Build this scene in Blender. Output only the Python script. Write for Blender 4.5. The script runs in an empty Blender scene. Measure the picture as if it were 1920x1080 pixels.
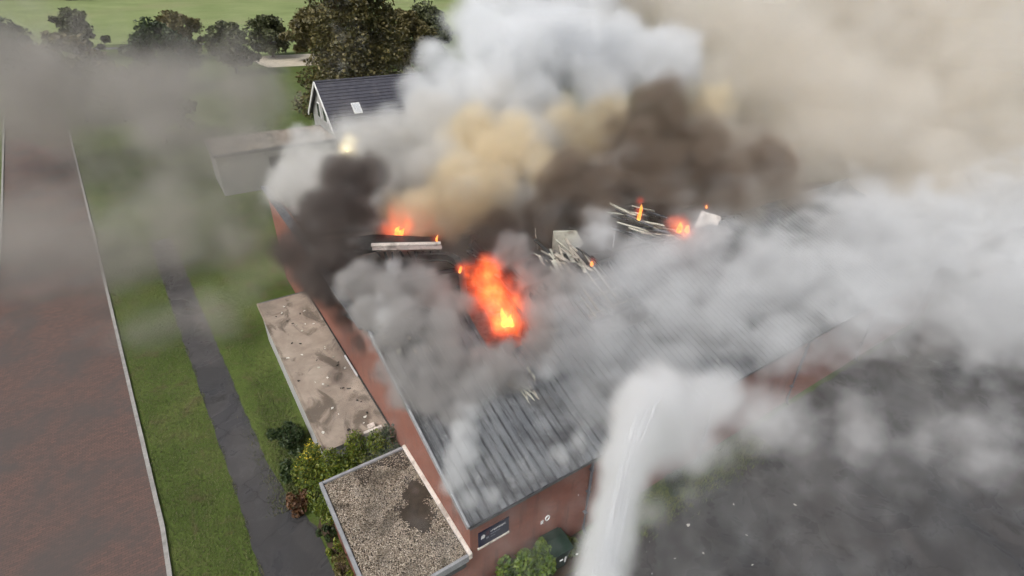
import bpy, bmesh, math, random
import numpy as np
from mathutils import Vector, Matrix, Euler

random.seed(7)
rng = np.random.default_rng(11)
scene = bpy.context.scene
col = scene.collection
R = math.radians

# ------------------------------------------------------------------ camera
cam_d = bpy.data.cameras.new('camera')
cam = bpy.data.objects.new('camera', cam_d)
col.objects.link(cam)
cam_d.sensor_width = 36.0
cam_d.lens = 18.75
cam_d.clip_start = 0.05
cam_d.clip_end = 6000
CR = Vector((0.83589842, -0.54836541, 0.02385789))
CU = Vector((0.26800523, 0.44569329, 0.85412569))
CB = Vector((-0.47900629, -0.70756828, 0.51951911))
m = Matrix((CR, CU, CB)).transposed().to_4x4()
m.translation = Vector((-4.45977858, -8.40711246, 17.5))
cam.matrix_world = m
scene.camera = cam

# ------------------------------------------------------------------ sky, sun, exposure
SUN_EL, SUN_AZ = 52.0, 250.0         # azimuth measured from +Y clockwise (towards +X)
w = bpy.data.worlds.new('World')
scene.world = w
w.use_nodes = True
nt = w.node_tree
nt.nodes.clear()
sky = nt.nodes.new('ShaderNodeTexSky')
sky.sky_type = 'NISHITA'
sky.sun_disc = False
sky.sun_elevation = R(SUN_EL)
sky.sun_rotation = R(SUN_AZ)
sky.air_density = 1.0
sky.dust_density = 4.0
hsv = nt.nodes.new('ShaderNodeHueSaturation')
hsv.inputs['Saturation'].default_value = 0.35     # overcast: the blue is mostly hidden by cloud
bg = nt.nodes.new('ShaderNodeBackground')
bg.inputs['Strength'].default_value = 0.14
wo = nt.nodes.new('ShaderNodeOutputWorld')
nt.links.new(sky.outputs[0], hsv.inputs['Color'])
nt.links.new(hsv.outputs[0], bg.inputs[0])
nt.links.new(bg.outputs[0], wo.inputs[0])
sun_d = bpy.data.lights.new('sun', 'SUN')
sun_d.energy = 1.5
sun_d.angle = R(14)
sun_d.color = (1.0, 0.96, 0.9)
sun = bpy.data.objects.new('sun', sun_d)
col.objects.link(sun)
sd = Vector((math.sin(R(SUN_AZ)) * math.cos(R(SUN_EL)), math.cos(R(SUN_AZ)) * math.cos(R(SUN_EL)), math.sin(R(SUN_EL))))
sun.rotation_euler = sd.to_track_quat('Z', 'Y').to_euler()
scene.view_settings.view_transform = 'Standard'
scene.view_settings.look = 'None'
scene.view_settings.gamma = 1.0
scene.view_settings.exposure = 0.32

scene.render.engine = 'CYCLES'
cy = scene.cycles
cy.use_denoising = True
cy.max_bounces = 16
cy.diffuse_bounces = 3
cy.glossy_bounces = 2
cy.transmission_bounces = 4
cy.transparent_max_bounces = 12
cy.volume_bounces = 14
cy.volume_step_rate = 5.0
cy.volume_max_steps = 128
cy.sample_clamp_indirect = 6.0
cy.use_adaptive_sampling = True
cy.adaptive_threshold = 0.08
cy.adaptive_min_samples = 20

# ------------------------------------------------------------------ helpers: materials
def new_mat(name):
    mt = bpy.data.materials.new(name)
    mt.use_nodes = True
    n = mt.node_tree
    n.nodes.clear()
    out = n.nodes.new('ShaderNodeOutputMaterial')
    return mt, n, out

def nd(n, t, **kw):
    x = n.nodes.new(t)
    for k, v in kw.items():
        if k.startswith('_'):
            setattr(x, k[1:], v)
        else:
            x.inputs[k.replace('__', ' ')].default_value = v
    return x

def ramp(n, fac, stops):
    r = n.nodes.new('ShaderNodeValToRGB')
    e = r.color_ramp.elements
    while len(e) < len(stops):
        e.new(0.5)
    for i, (p, c) in enumerate(stops):
        e[i].position = p
        e[i].color = (*c, 1)
    n.links.new(fac, r.inputs[0])
    return r.outputs[0]

def mixc(n, fac, a, b, mode='MIX'):
    x = n.nodes.new('ShaderNodeMix')
    x.data_type = 'RGBA'
    x.blend_type = mode
    for sock, v in ((x.inputs[0], fac), (x.inputs[6], a), (x.inputs[7], b)):
        if hasattr(v, 'is_linked'):
            n.links.new(v, sock)
        elif isinstance(v, tuple):
            sock.default_value = (*v, 1)
        else:
            sock.default_value = v
    return x.outputs[2]

def coords(n, kind='Object', scale=(1, 1, 1)):
    t = n.nodes.new('ShaderNodeTexCoord')
    mp = n.nodes.new('ShaderNodeMapping')
    mp.inputs['Scale'].default_value = scale
    n.links.new(t.outputs[kind], mp.inputs[0])
    return mp.outputs[0]

def wpos(n):
    return n.nodes.new('ShaderNodeNewGeometry').outputs['Position']

def noise(n, vec, scale, detail=4, rough=0.55, dist=0.0):
    x = nd(n, 'ShaderNodeTexNoise', Scale=scale, Detail=detail, Roughness=rough, Distortion=dist)
    n.links.new(vec, x.inputs['Vector'])
    return x.outputs['Fac']

def mapr(n, v, a, b, c=0.0, d=1.0, smooth=True):
    x = n.nodes.new('ShaderNodeMapRange')
    x.interpolation_type = 'SMOOTHSTEP' if smooth else 'LINEAR'
    n.links.new(v, x.inputs['Value'])
    x.inputs['From Min'].default_value = a
    x.inputs['From Max'].default_value = b
    x.inputs['To Min'].default_value = c
    x.inputs['To Max'].default_value = d
    return x.outputs['Result']

def bsdf(n, out, colour, rough=0.8, bump=None, bstr=0.3, bdist=0.02, metal=0.0, spec=0.4):
    b = n.nodes.new('ShaderNodeBsdfPrincipled')
    if isinstance(colour, tuple):
        b.inputs['Base Color'].default_value = (*colour, 1)
    else:
        n.links.new(colour, b.inputs['Base Color'])
    if hasattr(rough, 'is_linked'):
        n.links.new(rough, b.inputs['Roughness'])
    else:
        b.inputs['Roughness'].default_value = rough
    b.inputs['Metallic'].default_value = metal
    b.inputs['Specular IOR Level'].default_value = spec
    if bump is not None:
        bp = n.nodes.new('ShaderNodeBump')
        bp.inputs['Strength'].default_value = bstr
        bp.inputs['Distance'].default_value = bdist
        n.links.new(bump, bp.inputs['Height'])
        n.links.new(bp.outputs[0], b.inputs['Normal'])
    n.links.new(b.outputs[0], out.inputs['Surface'])
    return b

def noisy(name, c1, c2, scale=3.0, rough=0.8, bstr=0.2, metal=0.0, detail=6, spec=0.4, c3=None, s3=0.6):
    mt, n, out = new_mat(name)
    p = wpos(n)
    f = noise(n, p, scale, detail)
    c = ramp(n, f, [(0.3, c1), (0.7, c2)])
    if c3:
        g = mapr(n, noise(n, p, s3, 5, 0.6, 0.4), 0.5, 0.68)
        c = mixc(n, g, c, c3)
    bsdf(n, out, c, rough, noise(n, p, scale * 6, 4), bstr, 0.02, metal, spec)
    return mt

M = {}
def leaf_mat(name, cols, transl=0.25):
    mt, n, out = new_mat(name)
    g = n.nodes.new('ShaderNodeNewGeometry')
    c = ramp(n, g.outputs['Random Per Island'], [(i / max(1, len(cols) - 1), k) for i, k in enumerate(cols)])
    big = noise(n, g.outputs['Position'], 0.9, 3)
    c = mixc(n, mapr(n, big, 0.35, 0.7, 0.0, 0.45), c, cols[0])
    b = n.nodes.new('ShaderNodeBsdfPrincipled')
    n.links.new(c, b.inputs['Base Color'])
    b.inputs['Roughness'].default_value = 0.55
    t = n.nodes.new('ShaderNodeBsdfTranslucent')
    n.links.new(c, t.inputs['Color'])
    mx = n.nodes.new('ShaderNodeMixShader')
    mx.inputs[0].default_value = transl
    n.links.new(b.outputs[0], mx.inputs[1])
    n.links.new(t.outputs[0], mx.inputs[2])
    n.links.new(mx.outputs[0], out.inputs['Surface'])
    return mt

def build_materials():
    # red-brown brick, soot-stained
    mt, n, out = new_mat('brick_wall')
    p = wpos(n)
    sx = n.nodes.new('ShaderNodeSeparateXYZ'); n.links.new(p, sx.inputs[0])
    ad = nd(n, 'ShaderNodeMath', _operation='ADD'); n.links.new(sx.outputs[0], ad.inputs[0]); n.links.new(sx.outputs[1], ad.inputs[1])
    cb = n.nodes.new('ShaderNodeCombineXYZ'); n.links.new(ad.outputs[0], cb.inputs[0]); n.links.new(sx.outputs[2], cb.inputs[1])
    br = n.nodes.new('ShaderNodeTexBrick')
    br.offset = 0.5
    n.links.new(cb.outputs[0], br.inputs['Vector'])
    br.inputs['Color1'].default_value = (0.3, 0.102, 0.066, 1)
    br.inputs['Color2'].default_value = (0.235, 0.082, 0.055, 1)
    br.inputs['Mortar'].default_value = (0.19, 0.12, 0.095, 1)
    br.inputs['Scale'].default_value = 1.0
    br.inputs['Mortar Size'].default_value = 0.008
    br.inputs['Brick Width'].default_value = 0.22
    br.inputs['Row Height'].default_value = 0.065
    v = noise(n, p, 0.8, 6, 0.6)
    c = mixc(n, mapr(n, v, 0.35, 0.75, 0.0, 0.5), br.outputs['Color'], (0.2, 0.088, 0.064))
    streak = noise(n, coords(n, 'Object', (2.2, 2.2, 0.25)), 1.6, 5, 0.6)
    c = mixc(n, mapr(n, streak, 0.5, 0.72, 0.0, 0.55), c, (0.1, 0.058, 0.046))
    bsdf(n, out, c, 0.85, br.outputs['Fac'], -0.5, 0.012)
    M['brick'] = mt

    # corrugated sheeting, wet and dirty
    mt, n, out = new_mat('roof_sheet')
    p = wpos(n)
    oi = n.nodes.new('ShaderNodeObjectInfo')
    base = ramp(n, oi.outputs['Random'], [(0.0, (0.11, 0.116, 0.124)), (0.5, (0.15, 0.158, 0.168)), (1.0, (0.19, 0.198, 0.206))])
    f = noise(n, p, 0.55, 6, 0.62, 0.6)
    c = mixc(n, mapr(n, f, 0.42, 0.66), base, (0.042, 0.042, 0.045))
    lon = noise(n, coords(n, 'Object', (9, 0.55, 1)), 1.0, 6, 0.65)
    c = mixc(n, mapr(n, lon, 0.5, 0.66, 0, 0.75), c, (0.05, 0.052, 0.058))
    ash = noise(n, p, 2.3, 7, 0.7, 0.8)
    c = mixc(n, mapr(n, ash, 0.56, 0.74, 0, 0.55), c, (0.34, 0.34, 0.335))
    sp = nd(n, 'ShaderNodeVectorMath', _operation='DISTANCE'); n.links.new(p, sp.inputs[0]); sp.inputs[1].default_value = (5.0, 6.6, 6.2)
    so = nd(n, 'ShaderNodeMath', _operation='ADD'); n.links.new(sp.outputs['Value'], so.inputs[0]); n.links.new(mapr(n, ash, 0.2, 0.8, 2.2, -2.2, False), so.inputs[1])
    c = mixc(n, mapr(n, so.outputs[0], 1.6, 3.4, 0.85, 0.0), c, (0.014, 0.013, 0.012))
    # rib shade painted into the flutes as broken dark runs
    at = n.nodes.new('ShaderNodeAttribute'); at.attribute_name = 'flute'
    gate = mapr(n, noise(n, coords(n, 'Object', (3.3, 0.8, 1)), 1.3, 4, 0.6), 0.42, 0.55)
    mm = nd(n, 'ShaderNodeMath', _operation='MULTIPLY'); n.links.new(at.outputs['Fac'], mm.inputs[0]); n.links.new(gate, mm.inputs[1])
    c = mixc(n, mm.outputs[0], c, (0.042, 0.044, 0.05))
    bsdf(n, out, c, mapr(n, f, 0.3, 0.7, 0.35, 0.65), noise(n, p, 9, 4), 0.25, 0.01, 0.0, 0.5)
    M['sheet'] = mt
    M['trim_grey'] = noisy('grey_trim', (0.2, 0.205, 0.215), (0.3, 0.305, 0.315), 4, 0.55)
    M['trim_white'] = noisy('white_trim', (0.62, 0.56, 0.5), (0.76, 0.7, 0.64), 3, 0.6, c3=(0.36, 0.31, 0.27), s3=2.2)
    M['pipe'] = noisy('grey_pipe', (0.09, 0.09, 0.11), (0.14, 0.14, 0.165), 3, 0.5)
    M['gutter'] = noisy('gutter_zinc', (0.06, 0.06, 0.065), (0.13, 0.13, 0.135), 5, 0.55)
    M['charred'] = noisy('charred_timber', (0.012, 0.011, 0.01), (0.035, 0.032, 0.03), 6, 0.9, 0.6)
    M['steel'] = noisy('scorched_steel', (0.02, 0.017, 0.014), (0.055, 0.045, 0.036), 5, 0.7, 0.4)
    M['timber'] = noisy('pale_timber', (0.3, 0.26, 0.2), (0.48, 0.43, 0.36), 5, 0.8, 0.5, c3=(0.06, 0.05, 0.045), s3=1.7)
    M['insul'] = noisy('torn_insulation', (0.42, 0.41, 0.33), (0.58, 0.57, 0.48), 6, 0.95, 0.8, c3=(0.25, 0.23, 0.18), s3=2)
    M['ash'] = noisy('ash_debris', (0.03, 0.028, 0.026), (0.16, 0.15, 0.14), 3, 0.95, 0.7)
    # pebbles of the flat roof
    mt, n, out = new_mat('roof_gravel')
    g = n.nodes.new('ShaderNodeNewGeometry')
    c = ramp(n, g.outputs['Random Per Island'], [(0, (0.1, 0.078, 0.056)), (0.3, (0.23, 0.185, 0.138)), (0.6, (0.37, 0.31, 0.24)), (0.88, (0.5, 0.435, 0.35)), (1, (0.72, 0.66, 0.58))])
    v = noise(n, g.outputs['Position'], 0.9, 6, 0.65, 0.5)
    c = mixc(n, mapr(n, v, 0.45, 0.66, 0.0, 0.7), c, (0.075, 0.06, 0.042))
    bsdf(n, out, c, 0.85, noise(n, g.outputs['Position'], 60, 2), 0.2)
    M['gravel'] = mt
    M['bitumen'] = noisy('wet_bitumen', (0.028, 0.021, 0.014), (0.055, 0.042, 0.03), 5, 0.5, 0.3)
    # dusty felt of the other flat roof
    mt, n, out = new_mat('dusty_felt')
    p = wpos(n)
    f = noise(n, p, 0.8, 6, 0.6, 0.5)
    c = ramp(n, f, [(0.25, (0.19, 0.155, 0.125)), (0.5, (0.28, 0.23, 0.185)), (0.75, (0.38, 0.32, 0.26))])
    d = noise(n, coords(n, 'Object', (0.9, 0.45, 1)), 1.1, 7, 0.62, 0.7)
    c = mixc(n, mapr(n, d, 0.5, 0.62, 0, 0.82), c, (0.1, 0.08, 0.062))
    sx = n.nodes.new('ShaderNodeSeparateXYZ'); n.links.new(p, sx.inputs[0])
    sd_ = noise(n, p, 14, 5, 0.7)
    c = mixc(n, mapr(n, sd_, 0.6, 0.75, 0, 0.5), c, (0.5, 0.44, 0.37))
    bsdf(n, out, c, 0.9, noise(n, p, 12, 5), 0.5, 0.02)
    M['felt'] = mt
    # roads and ground
    mt, n, out = new_mat('asphalt')
    p = wpos(n)
    f = noise(n, p, 0.35, 6, 0.6, 0.4)
    c = ramp(n, f, [(0.3, (0.034, 0.033, 0.034)), (0.55, (0.052, 0.049, 0.049)), (0.75, (0.078, 0.073, 0.07))])
    g2 = noise(n, p, 45, 3, 0.7)
    c = mixc(n, mapr(n, g2, 0.55, 0.75, 0, 0.4), c, (0.13, 0.125, 0.12))
    vr = nd(n, 'ShaderNodeTexVoronoi', _feature='DISTANCE_TO_EDGE', Scale=0.42)
    wv_ = nd(n, 'ShaderNodeVectorMath', _operation='ADD'); nn_ = nd(n, 'ShaderNodeTexNoise', Scale=1.3, Detail=5.0); n.links.new(p, nn_.inputs['Vector']); n.links.new(p, wv_.inputs[0]); n.links.new(nn_.outputs['Color'], wv_.inputs[1]); n.links.new(wv_.outputs[0], vr.inputs['Vector'])
    c = mixc(n, mapr(n, vr.outputs['Distance'], 0.0, 0.018, 0.7, 0.0), c, (0.016, 0.015, 0.014))
    pt = mapr(n, noise(n, p, 0.16, 2, 0.4), 0.54, 0.56, 0, 0.5)
    c = mixc(n, pt, c, (0.03, 0.03, 0.031))
    lf = noise(n, p, 17, 3, 0.8)
    c = mixc(n, mapr(n, lf, 0.68, 0.74, 0, 0.7), c, (0.13, 0.1, 0.06))
    wet = noise(n, p, 0.5, 5, 0.6, 0.6)
    bsdf(n, out, c, mapr(n, wet, 0.45, 0.58, 0.9, 0.2), g2, 0.5, 0.01)
    M['asphalt'] = mt
    mt, n, out = new_mat('grass_ground')
    p = wpos(n)
    f = noise(n, p, 0.25, 7, 0.65)
    c = ramp(n, f, [(0.3, (0.05, 0.075, 0.018)), (0.5, (0.08, 0.112, 0.028)), (0.7, (0.12, 0.14, 0.045))])
    d = noise(n, p, 8, 5, 0.7)
    c = mixc(n, mapr(n, d, 0.45, 0.7, 0, 0.55), c, (0.03, 0.04, 0.012))
    e_ = noise(n, p, 0.9, 6, 0.7, 0.8)
    c = mixc(n, mapr(n, e_, 0.52, 0.68, 0, 0.7), c, (0.1, 0.082, 0.045))
    bsdf(n, out, c, 0.95, d, 0.8, 0.05, spec=0.1)
    M['grass'] = mt
    M['field'] = noisy('pasture', (0.15, 0.19, 0.07), (0.22, 0.26, 0.11), 0.06, 0.95, 0.3, spec=0.1, c3=(0.2, 0.215, 0.1), s3=0.03)
    M['soil'] = noisy('garden_soil', (0.045, 0.032, 0.022), (0.09, 0.066, 0.046), 2.5, 0.95, 0.8, spec=0.1)
    M['paledirt'] = noisy('pale_track', (0.4, 0.35, 0.27), (0.52, 0.47, 0.38), 0.6, 0.95, 0.3, spec=0.1)
    mt, n, out = new_mat('paving_bricks')
    p = wpos(n)
    br = n.nodes.new('ShaderNodeTexBrick')
    br.offset = 0.5
    n.links.new(p, br.inputs['Vector'])
    br.inputs['Color1'].default_value = (0.13, 0.075, 0.06, 1)
    br.inputs['Color2'].default_value = (0.09, 0.06, 0.052, 1)
    br.inputs['Mortar'].default_value = (0.05, 0.042, 0.036, 1)
    br.inputs['Scale'].default_value = 1.0
    br.inputs['Mortar Size'].default_value = 0.006
    br.inputs['Brick Width'].default_value = 0.2
    br.inputs['Row Height'].default_value = 0.1
    f = noise(n, p, 0.4, 6, 0.62, 0.4)
    c = mixc(n, mapr(n, f, 0.38, 0.66, 0, 0.8), br.outputs['Color'], (0.07, 0.06, 0.055))
    bsdf(n, out, c, 0.8, br.outputs['Fac'], -0.5, 0.01)
    M['paving'] = mt
    M['kerb'] = noisy('kerb_concrete', (0.2, 0.195, 0.185), (0.32, 0.31, 0.29), 4, 0.85)
    M['render_grey'] = noisy('grey_render', (0.3, 0.3, 0.29), (0.38, 0.375, 0.36), 1.5, 0.9)
    M['tile'] = noisy('dark_roof_tile', (0.045, 0.045, 0.058), (0.075, 0.075, 0.092), 2.5, 0.5, 0.3)
    M['tile_red'] = noisy('red_roof_tile', (0.13, 0.06, 0.04), (0.19, 0.085, 0.06), 2.5, 0.7, 0.3)
    M['white'] = noisy('white_paint', (0.66, 0.66, 0.65), (0.78, 0.78, 0.77), 3, 0.5)
    M['glass'] = noisy('window_glass', (0.03, 0.036, 0.045), (0.05, 0.056, 0.066), 1, 0.08, 0.0, spec=0.8)
    M['skyglass'] = noisy('roof_window_glass', (0.5, 0.52, 0.55), (0.6, 0.62, 0.64), 1, 0.1, 0.0, spec=0.8)
    M['dark'] = noisy('dark_cladding', (0.03, 0.03, 0.033), (0.055, 0.055, 0.06), 3, 0.6)
    M['navy'] = noisy('navy_panel', (0.006, 0.008, 0.03), (0.01, 0.012, 0.045), 5, 0.35, 0.0)
    M['maroon'] = noisy('maroon_print', (0.05, 0.008, 0.025), (0.07, 0.012, 0.035), 5, 0.35, 0.0)
    M['print'] = noisy('white_print', (0.7, 0.7, 0.7), (0.8, 0.8, 0.8), 5, 0.4, 0.0)
    M['greyprint'] = noisy('grey_print', (0.2, 0.22, 0.27), (0.28, 0.3, 0.35), 5, 0.4, 0.0)
    M['bin'] = noisy('dark_green_plastic', (0.004, 0.016, 0.01), (0.008, 0.026, 0.016), 4, 0.5, 0.1)
    M['rubber'] = noisy('black_rubber', (0.01, 0.01, 0.01), (0.02, 0.02, 0.02), 4, 0.8)
    M['bark'] = noisy('bark', (0.05, 0.036, 0.025), (0.1, 0.075, 0.052), 5, 0.95, 0.8, spec=0.1)
    M['leaf_bright'] = leaf_mat('bright_leaves', [(0.035, 0.075, 0.006), (0.075, 0.14, 0.012), (0.13, 0.2, 0.02), (0.2, 0.26, 0.035)])
    M['leaf_hedge'] = leaf_mat('hedge_leaves', [(0.04, 0.065, 0.006), (0.09, 0.135, 0.012), (0.16, 0.2, 0.022), (0.24, 0.25, 0.035)])
    M['leaf_dark'] = leaf_mat('dark_leaves', [(0.014, 0.03, 0.008), (0.03, 0.055, 0.014), (0.055, 0.08, 0.02)])
    M['leaf_conifer'] = leaf_mat('conifer_foliage', [(0.04, 0.04, 0.009), (0.075, 0.068, 0.017), (0.12, 0.1, 0.028), (0.165, 0.135, 0.045)], 0.15)
    M['leaf_autumn'] = leaf_mat('autumn_leaves', [(0.07, 0.062, 0.018), (0.125, 0.105, 0.034), (0.18, 0.15, 0.06)], 0.2)
    M['leaf_far'] = leaf_mat('far_leaves', [(0.045, 0.055, 0.02), (0.075, 0.085, 0.032), (0.115, 0.12, 0.05)], 0.2)
    M['petal'] = leaf_mat('yellow_flowers', [(0.42, 0.32, 0.015), (0.55, 0.44, 0.03), (0.62, 0.52, 0.08)], 0.2)
    M['rust_leaf'] = leaf_mat('rusty_leaves', [(0.08, 0.035, 0.015), (0.13, 0.06, 0.025), (0.16, 0.09, 0.04)], 0.2)
    M['litter'] = noisy('pale_litter', (0.55, 0.53, 0.48), (0.7, 0.68, 0.62), 8, 0.8)
build_materials()

# ------------------------------------------------------------------ helpers: objects
def tag(o, label=None, cat=None, group=None, kind=None):
    if label: o['label'] = label
    if cat: o['category'] = cat
    if group: o['group'] = group
    if kind: o['kind'] = kind
    return o

def link(name, me, mat=None, parent=None):
    o = bpy.data.objects.new(name, me)
    col.objects.link(o)
    if mat is not None:
        me.materials.clear()
        me.materials.append(M[mat] if isinstance(mat, str) else mat)
    if parent is not None:
        o.parent = parent
    return o

def empty(name, loc=(0, 0, 0), rz=0.0):
    o = bpy.data.objects.new(name, None)
    o.location = loc
    o.rotation_euler = (0, 0, rz)
    o.empty_display_size = 0.3
    col.objects.link(o)
    return o

class MB:
    def __init__(s):
        s.bm = bmesh.new()
    def box(s, x0, x1, y0, y1, z0, z1, mat=None):
        vs = [Vector(p) for p in ((x0, y0, z0), (x1, y0, z0), (x1, y1, z0), (x0, y1, z0), (x0, y0, z1), (x1, y0, z1), (x1, y1, z1), (x0, y1, z1))]
        if mat is not None:
            vs = [mat @ v for v in vs]
        b = [s.bm.verts.new(v) for v in vs]
        for f in ((3, 2, 1, 0), (4, 5, 6, 7), (0, 1, 5, 4), (1, 2, 6, 5), (2, 3, 7, 6), (3, 0, 4, 7)):
            s.bm.faces.new([b[i] for i in f])
        return s
    def prism(s, pts, off):
        """polygon pts (3D) extruded by vector off"""
        a = [s.bm.verts.new(Vector(p)) for p in pts]
        b = [s.bm.verts.new(Vector(p) + Vector(off)) for p in pts]
        n = len(pts)
        s.bm.faces.new(a); s.bm.faces.new(b[::-1])
        for i in range(n):
            j = (i + 1) % n
            s.bm.faces.new((a[j], a[i], b[i], b[j]))
        return s
    def beam(s, p, q, w, h, up=(0, 0, 1)):
        p, q = Vector(p), Vector(q)
        d = (q - p).normalized()
        sd = d.cross(Vector(up))
        sd = sd.normalized() if sd.length > 1e-4 else Vector((1, 0, 0))
        u = sd.cross(d)
        pts = [p + sd * a * w / 2 + u * b * h / 2 for a, b in ((-1, -1), (1, -1), (1, 1), (-1, 1))]
        return s.prism(pts, q - p)
    def tube(s, pts, rad, seg=8, cap=True):
        pts = [Vector(p) for p in pts]
        rad = rad if hasattr(rad, '__len__') else [rad] * len(pts)
        rings = []
        for i, p in enumerate(pts):
            d = (pts[min(i + 1, len(pts) - 1)] - pts[max(i - 1, 0)]).normalized()
            a = d.cross(Vector((0, 0, 1)))
            if a.length < 1e-3: a = d.cross(Vector((0, 1, 0)))
            a.normalize(); b = d.cross(a)
            rings.append([s.bm.verts.new(p + (a * math.cos(2 * math.pi * k / seg) + b * math.sin(2 * math.pi * k / seg)) * rad[i]) for k in range(seg)])
        for r0, r1 in zip(rings, rings[1:]):
            for k in range(seg):
                s.bm.faces.new((r0[k], r0[(k + 1) % seg], r1[(k + 1) % seg], r1[k]))
        if cap:
            s.bm.faces.new(rings[0][::-1]); s.bm.faces.new(rings[-1])
        return s
    def build(s, name, mat, parent=None, bevel=0.0, smooth=False):
        bmesh.ops.recalc_face_normals(s.bm, faces=s.bm.faces)
        if bevel:
            bmesh.ops.bevel(s.bm, geom=list(s.bm.edges), offset=bevel, segments=1, affect='EDGES')
        me = bpy.data.meshes.new(name)
        s.bm.to_mesh(me); s.bm.free()
        if smooth:
            for p in me.polygons: p.use_smooth = True
        return link(name, me, mat, parent)

def raw_mesh(name, V, F):
    """fast mesh from numpy arrays: V (n,3), F (m,k) with equal k"""
    me = bpy.data.meshes.new(name)
    V = np.asarray(V, dtype=np.float32); F = np.asarray(F, dtype=np.int32)
    k = F.shape[1]
    me.vertices.add(len(V)); me.vertices.foreach_set('co', V.ravel())
    me.loops.add(F.size); me.loops.foreach_set('vertex_index', F.ravel())
    me.polygons.add(len(F)); me.polygons.foreach_set('loop_start', np.arange(0, F.size, k, dtype=np.int32))
    me.polygons.foreach_set('loop_total', np.full(len(F), k, dtype=np.int32))
    me.update(calc_edges=True); me.validate()
    return me

def leaves_mesh(name, C, size, aspect=1.7, flat=0.0, jitter=0.35):
    """leaf blades: one folded diamond (4 corners + mid rib) at every centre C"""
    n = len(C)
    ax = rng.normal(size=(n, 3)); ax[:, 2] *= (1 - flat)
    ax /= np.linalg.norm(ax, axis=1, keepdims=True)
    up = rng.normal(size=(n, 3)); up[:, 2] += 1.2
    sd = np.cross(ax, up); sd /= np.linalg.norm(sd, axis=1, keepdims=True) + 1e-9
    nm = np.cross(sd, ax)
    s = size * (1 + jitter * rng.uniform(-1, 1, size=(n, 1)))
    a = C - ax * s * aspect * 0.5
    b = C + sd * s * 0.5 + nm * s * 0.14
    c = C + ax * s * aspect * 0.5
    d = C - sd * s * 0.5 + nm * s * 0.14
    V = np.stack([a, b, c, d], 1).reshape(-1, 3)
    i = np.arange(n)[:, None] * 4
    F = np.concatenate([i + [0, 1, 2], i + [0, 2, 3]], 0)
    return raw_mesh(name, V, F)

# ------------------------------------------------------------------ ground
def sheet(name, poly, z, mat, kind='structure', wear=0.0):
    if wear:
        q, rw = [], random.Random(len(name))
        for (xa, ya), (xb, yb) in zip(poly, poly[1:] + poly[:1]):
            k_ = max(1, min(120, int(math.hypot(xb - xa, yb - ya) / 0.35)))
            q += [(xa + (xb - xa) * i / k_ + rw.uniform(-wear, wear), ya + (yb - ya) * i / k_ + rw.uniform(-wear, wear)) for i in range(k_)]
        poly = q
    me = bpy.data.meshes.new(name)
    me.from_pydata([(x, y, z) for x, y in poly], [], [tuple(range(len(poly)))])
    o = link(name, me, mat)
    tag(o, kind=kind)
    return o

sheet('ground', [(-1500, -400), (2500, -400), (2500, 3500), (-1500, 3500)], 0.0, 'grass')
sheet('asphalt_yard', [(-0.2, -3.0), (1.0, -1.2), (4.5, -0.95), (8, -0.7), (14, -0.25), (60, -0.25), (60, -40), (-0.2, -40)], 0.008, 'asphalt', wear=0.05)
sheet('footpath', [(-4.9, -20), (-3.35, -20), (-3.45, 5.2), (-3.9, 6.6), (-4.3, 9.0), (-5.6, 34), (-7.0, 34), (-5.6, 8)], 0.008, 'asphalt', wear=0.035)
sheet('brick_road', [(-12.6, -20), (-7.4, -20), (-8.0, 8), (-10.4, 40), (-18.0, 139.6), (-25, 139.6), (-15.8, 40), (-13.2, 8)], 0.008, 'paving')
sheet('soil_bed', [(-3.34, -3), (-3.02, -3), (-3.02, 4.7), (-3.34, 5.0)], 0.012, 'soil')
sheet('hedge_bed', [(-3.6, 4.8), (0.0, 4.8), (0.0, 6.2), (-2.9, 6.2)], 0.013, 'soil')
sheet('front_bed', [(0.0, -1.15), (4.4, -0.95), (4.4, 0.0), (0.0, 0.0)], 0.016, 'soil')
sheet('pasture', [(-300, 148), (300, 148), (420, 312), (-420, 300)], 0.05, 'field')
sheet('meadow', [(14, 121), (60, 121), (70, 142), (20, 139)], 0.05, 'field')
sheet('far_pasture', [(-600, 345), (700, 350), (1200, 2500), (-1200, 2500)], 0.08, 'field')
sheet('gravel_track', [(16, 104), (28, 103), (29, 118), (14, 119)], 0.04, 'paledirt')
sheet('country_lane', [(-140, 141), (34, 139.5), (190, 142), (190, 145), (34, 143), (-140, 145)], 0.06, 'asphalt')
for k, (x0, x1) in enumerate(((-7.52, -7.36), (-12.76, -12.6))):
    e = MB()
    pts = [(-20, 0), (8, -0.6), (40, -3.0), (90, -5.6)]
    e.beam((x0 + 0.08, -20, 0.04), (x0 + 0.08 - 0.6, 8, 0.04), 0.14, 0.12)
    e.beam((x0 + 0.08 - 0.6, 8, 0.041), (x0 + 0.08 - 3.0, 40, 0.041), 0.14, 0.12)
    e.beam((x0 + 0.08 - 3.0, 40, 0.042), (x0 + 0.08 - 10.6 - 1.7 * k, 139.5, 0.042), 0.14, 0.12)
    tag(e.build('kerb', 'kerb'), kind='structure')

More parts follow.
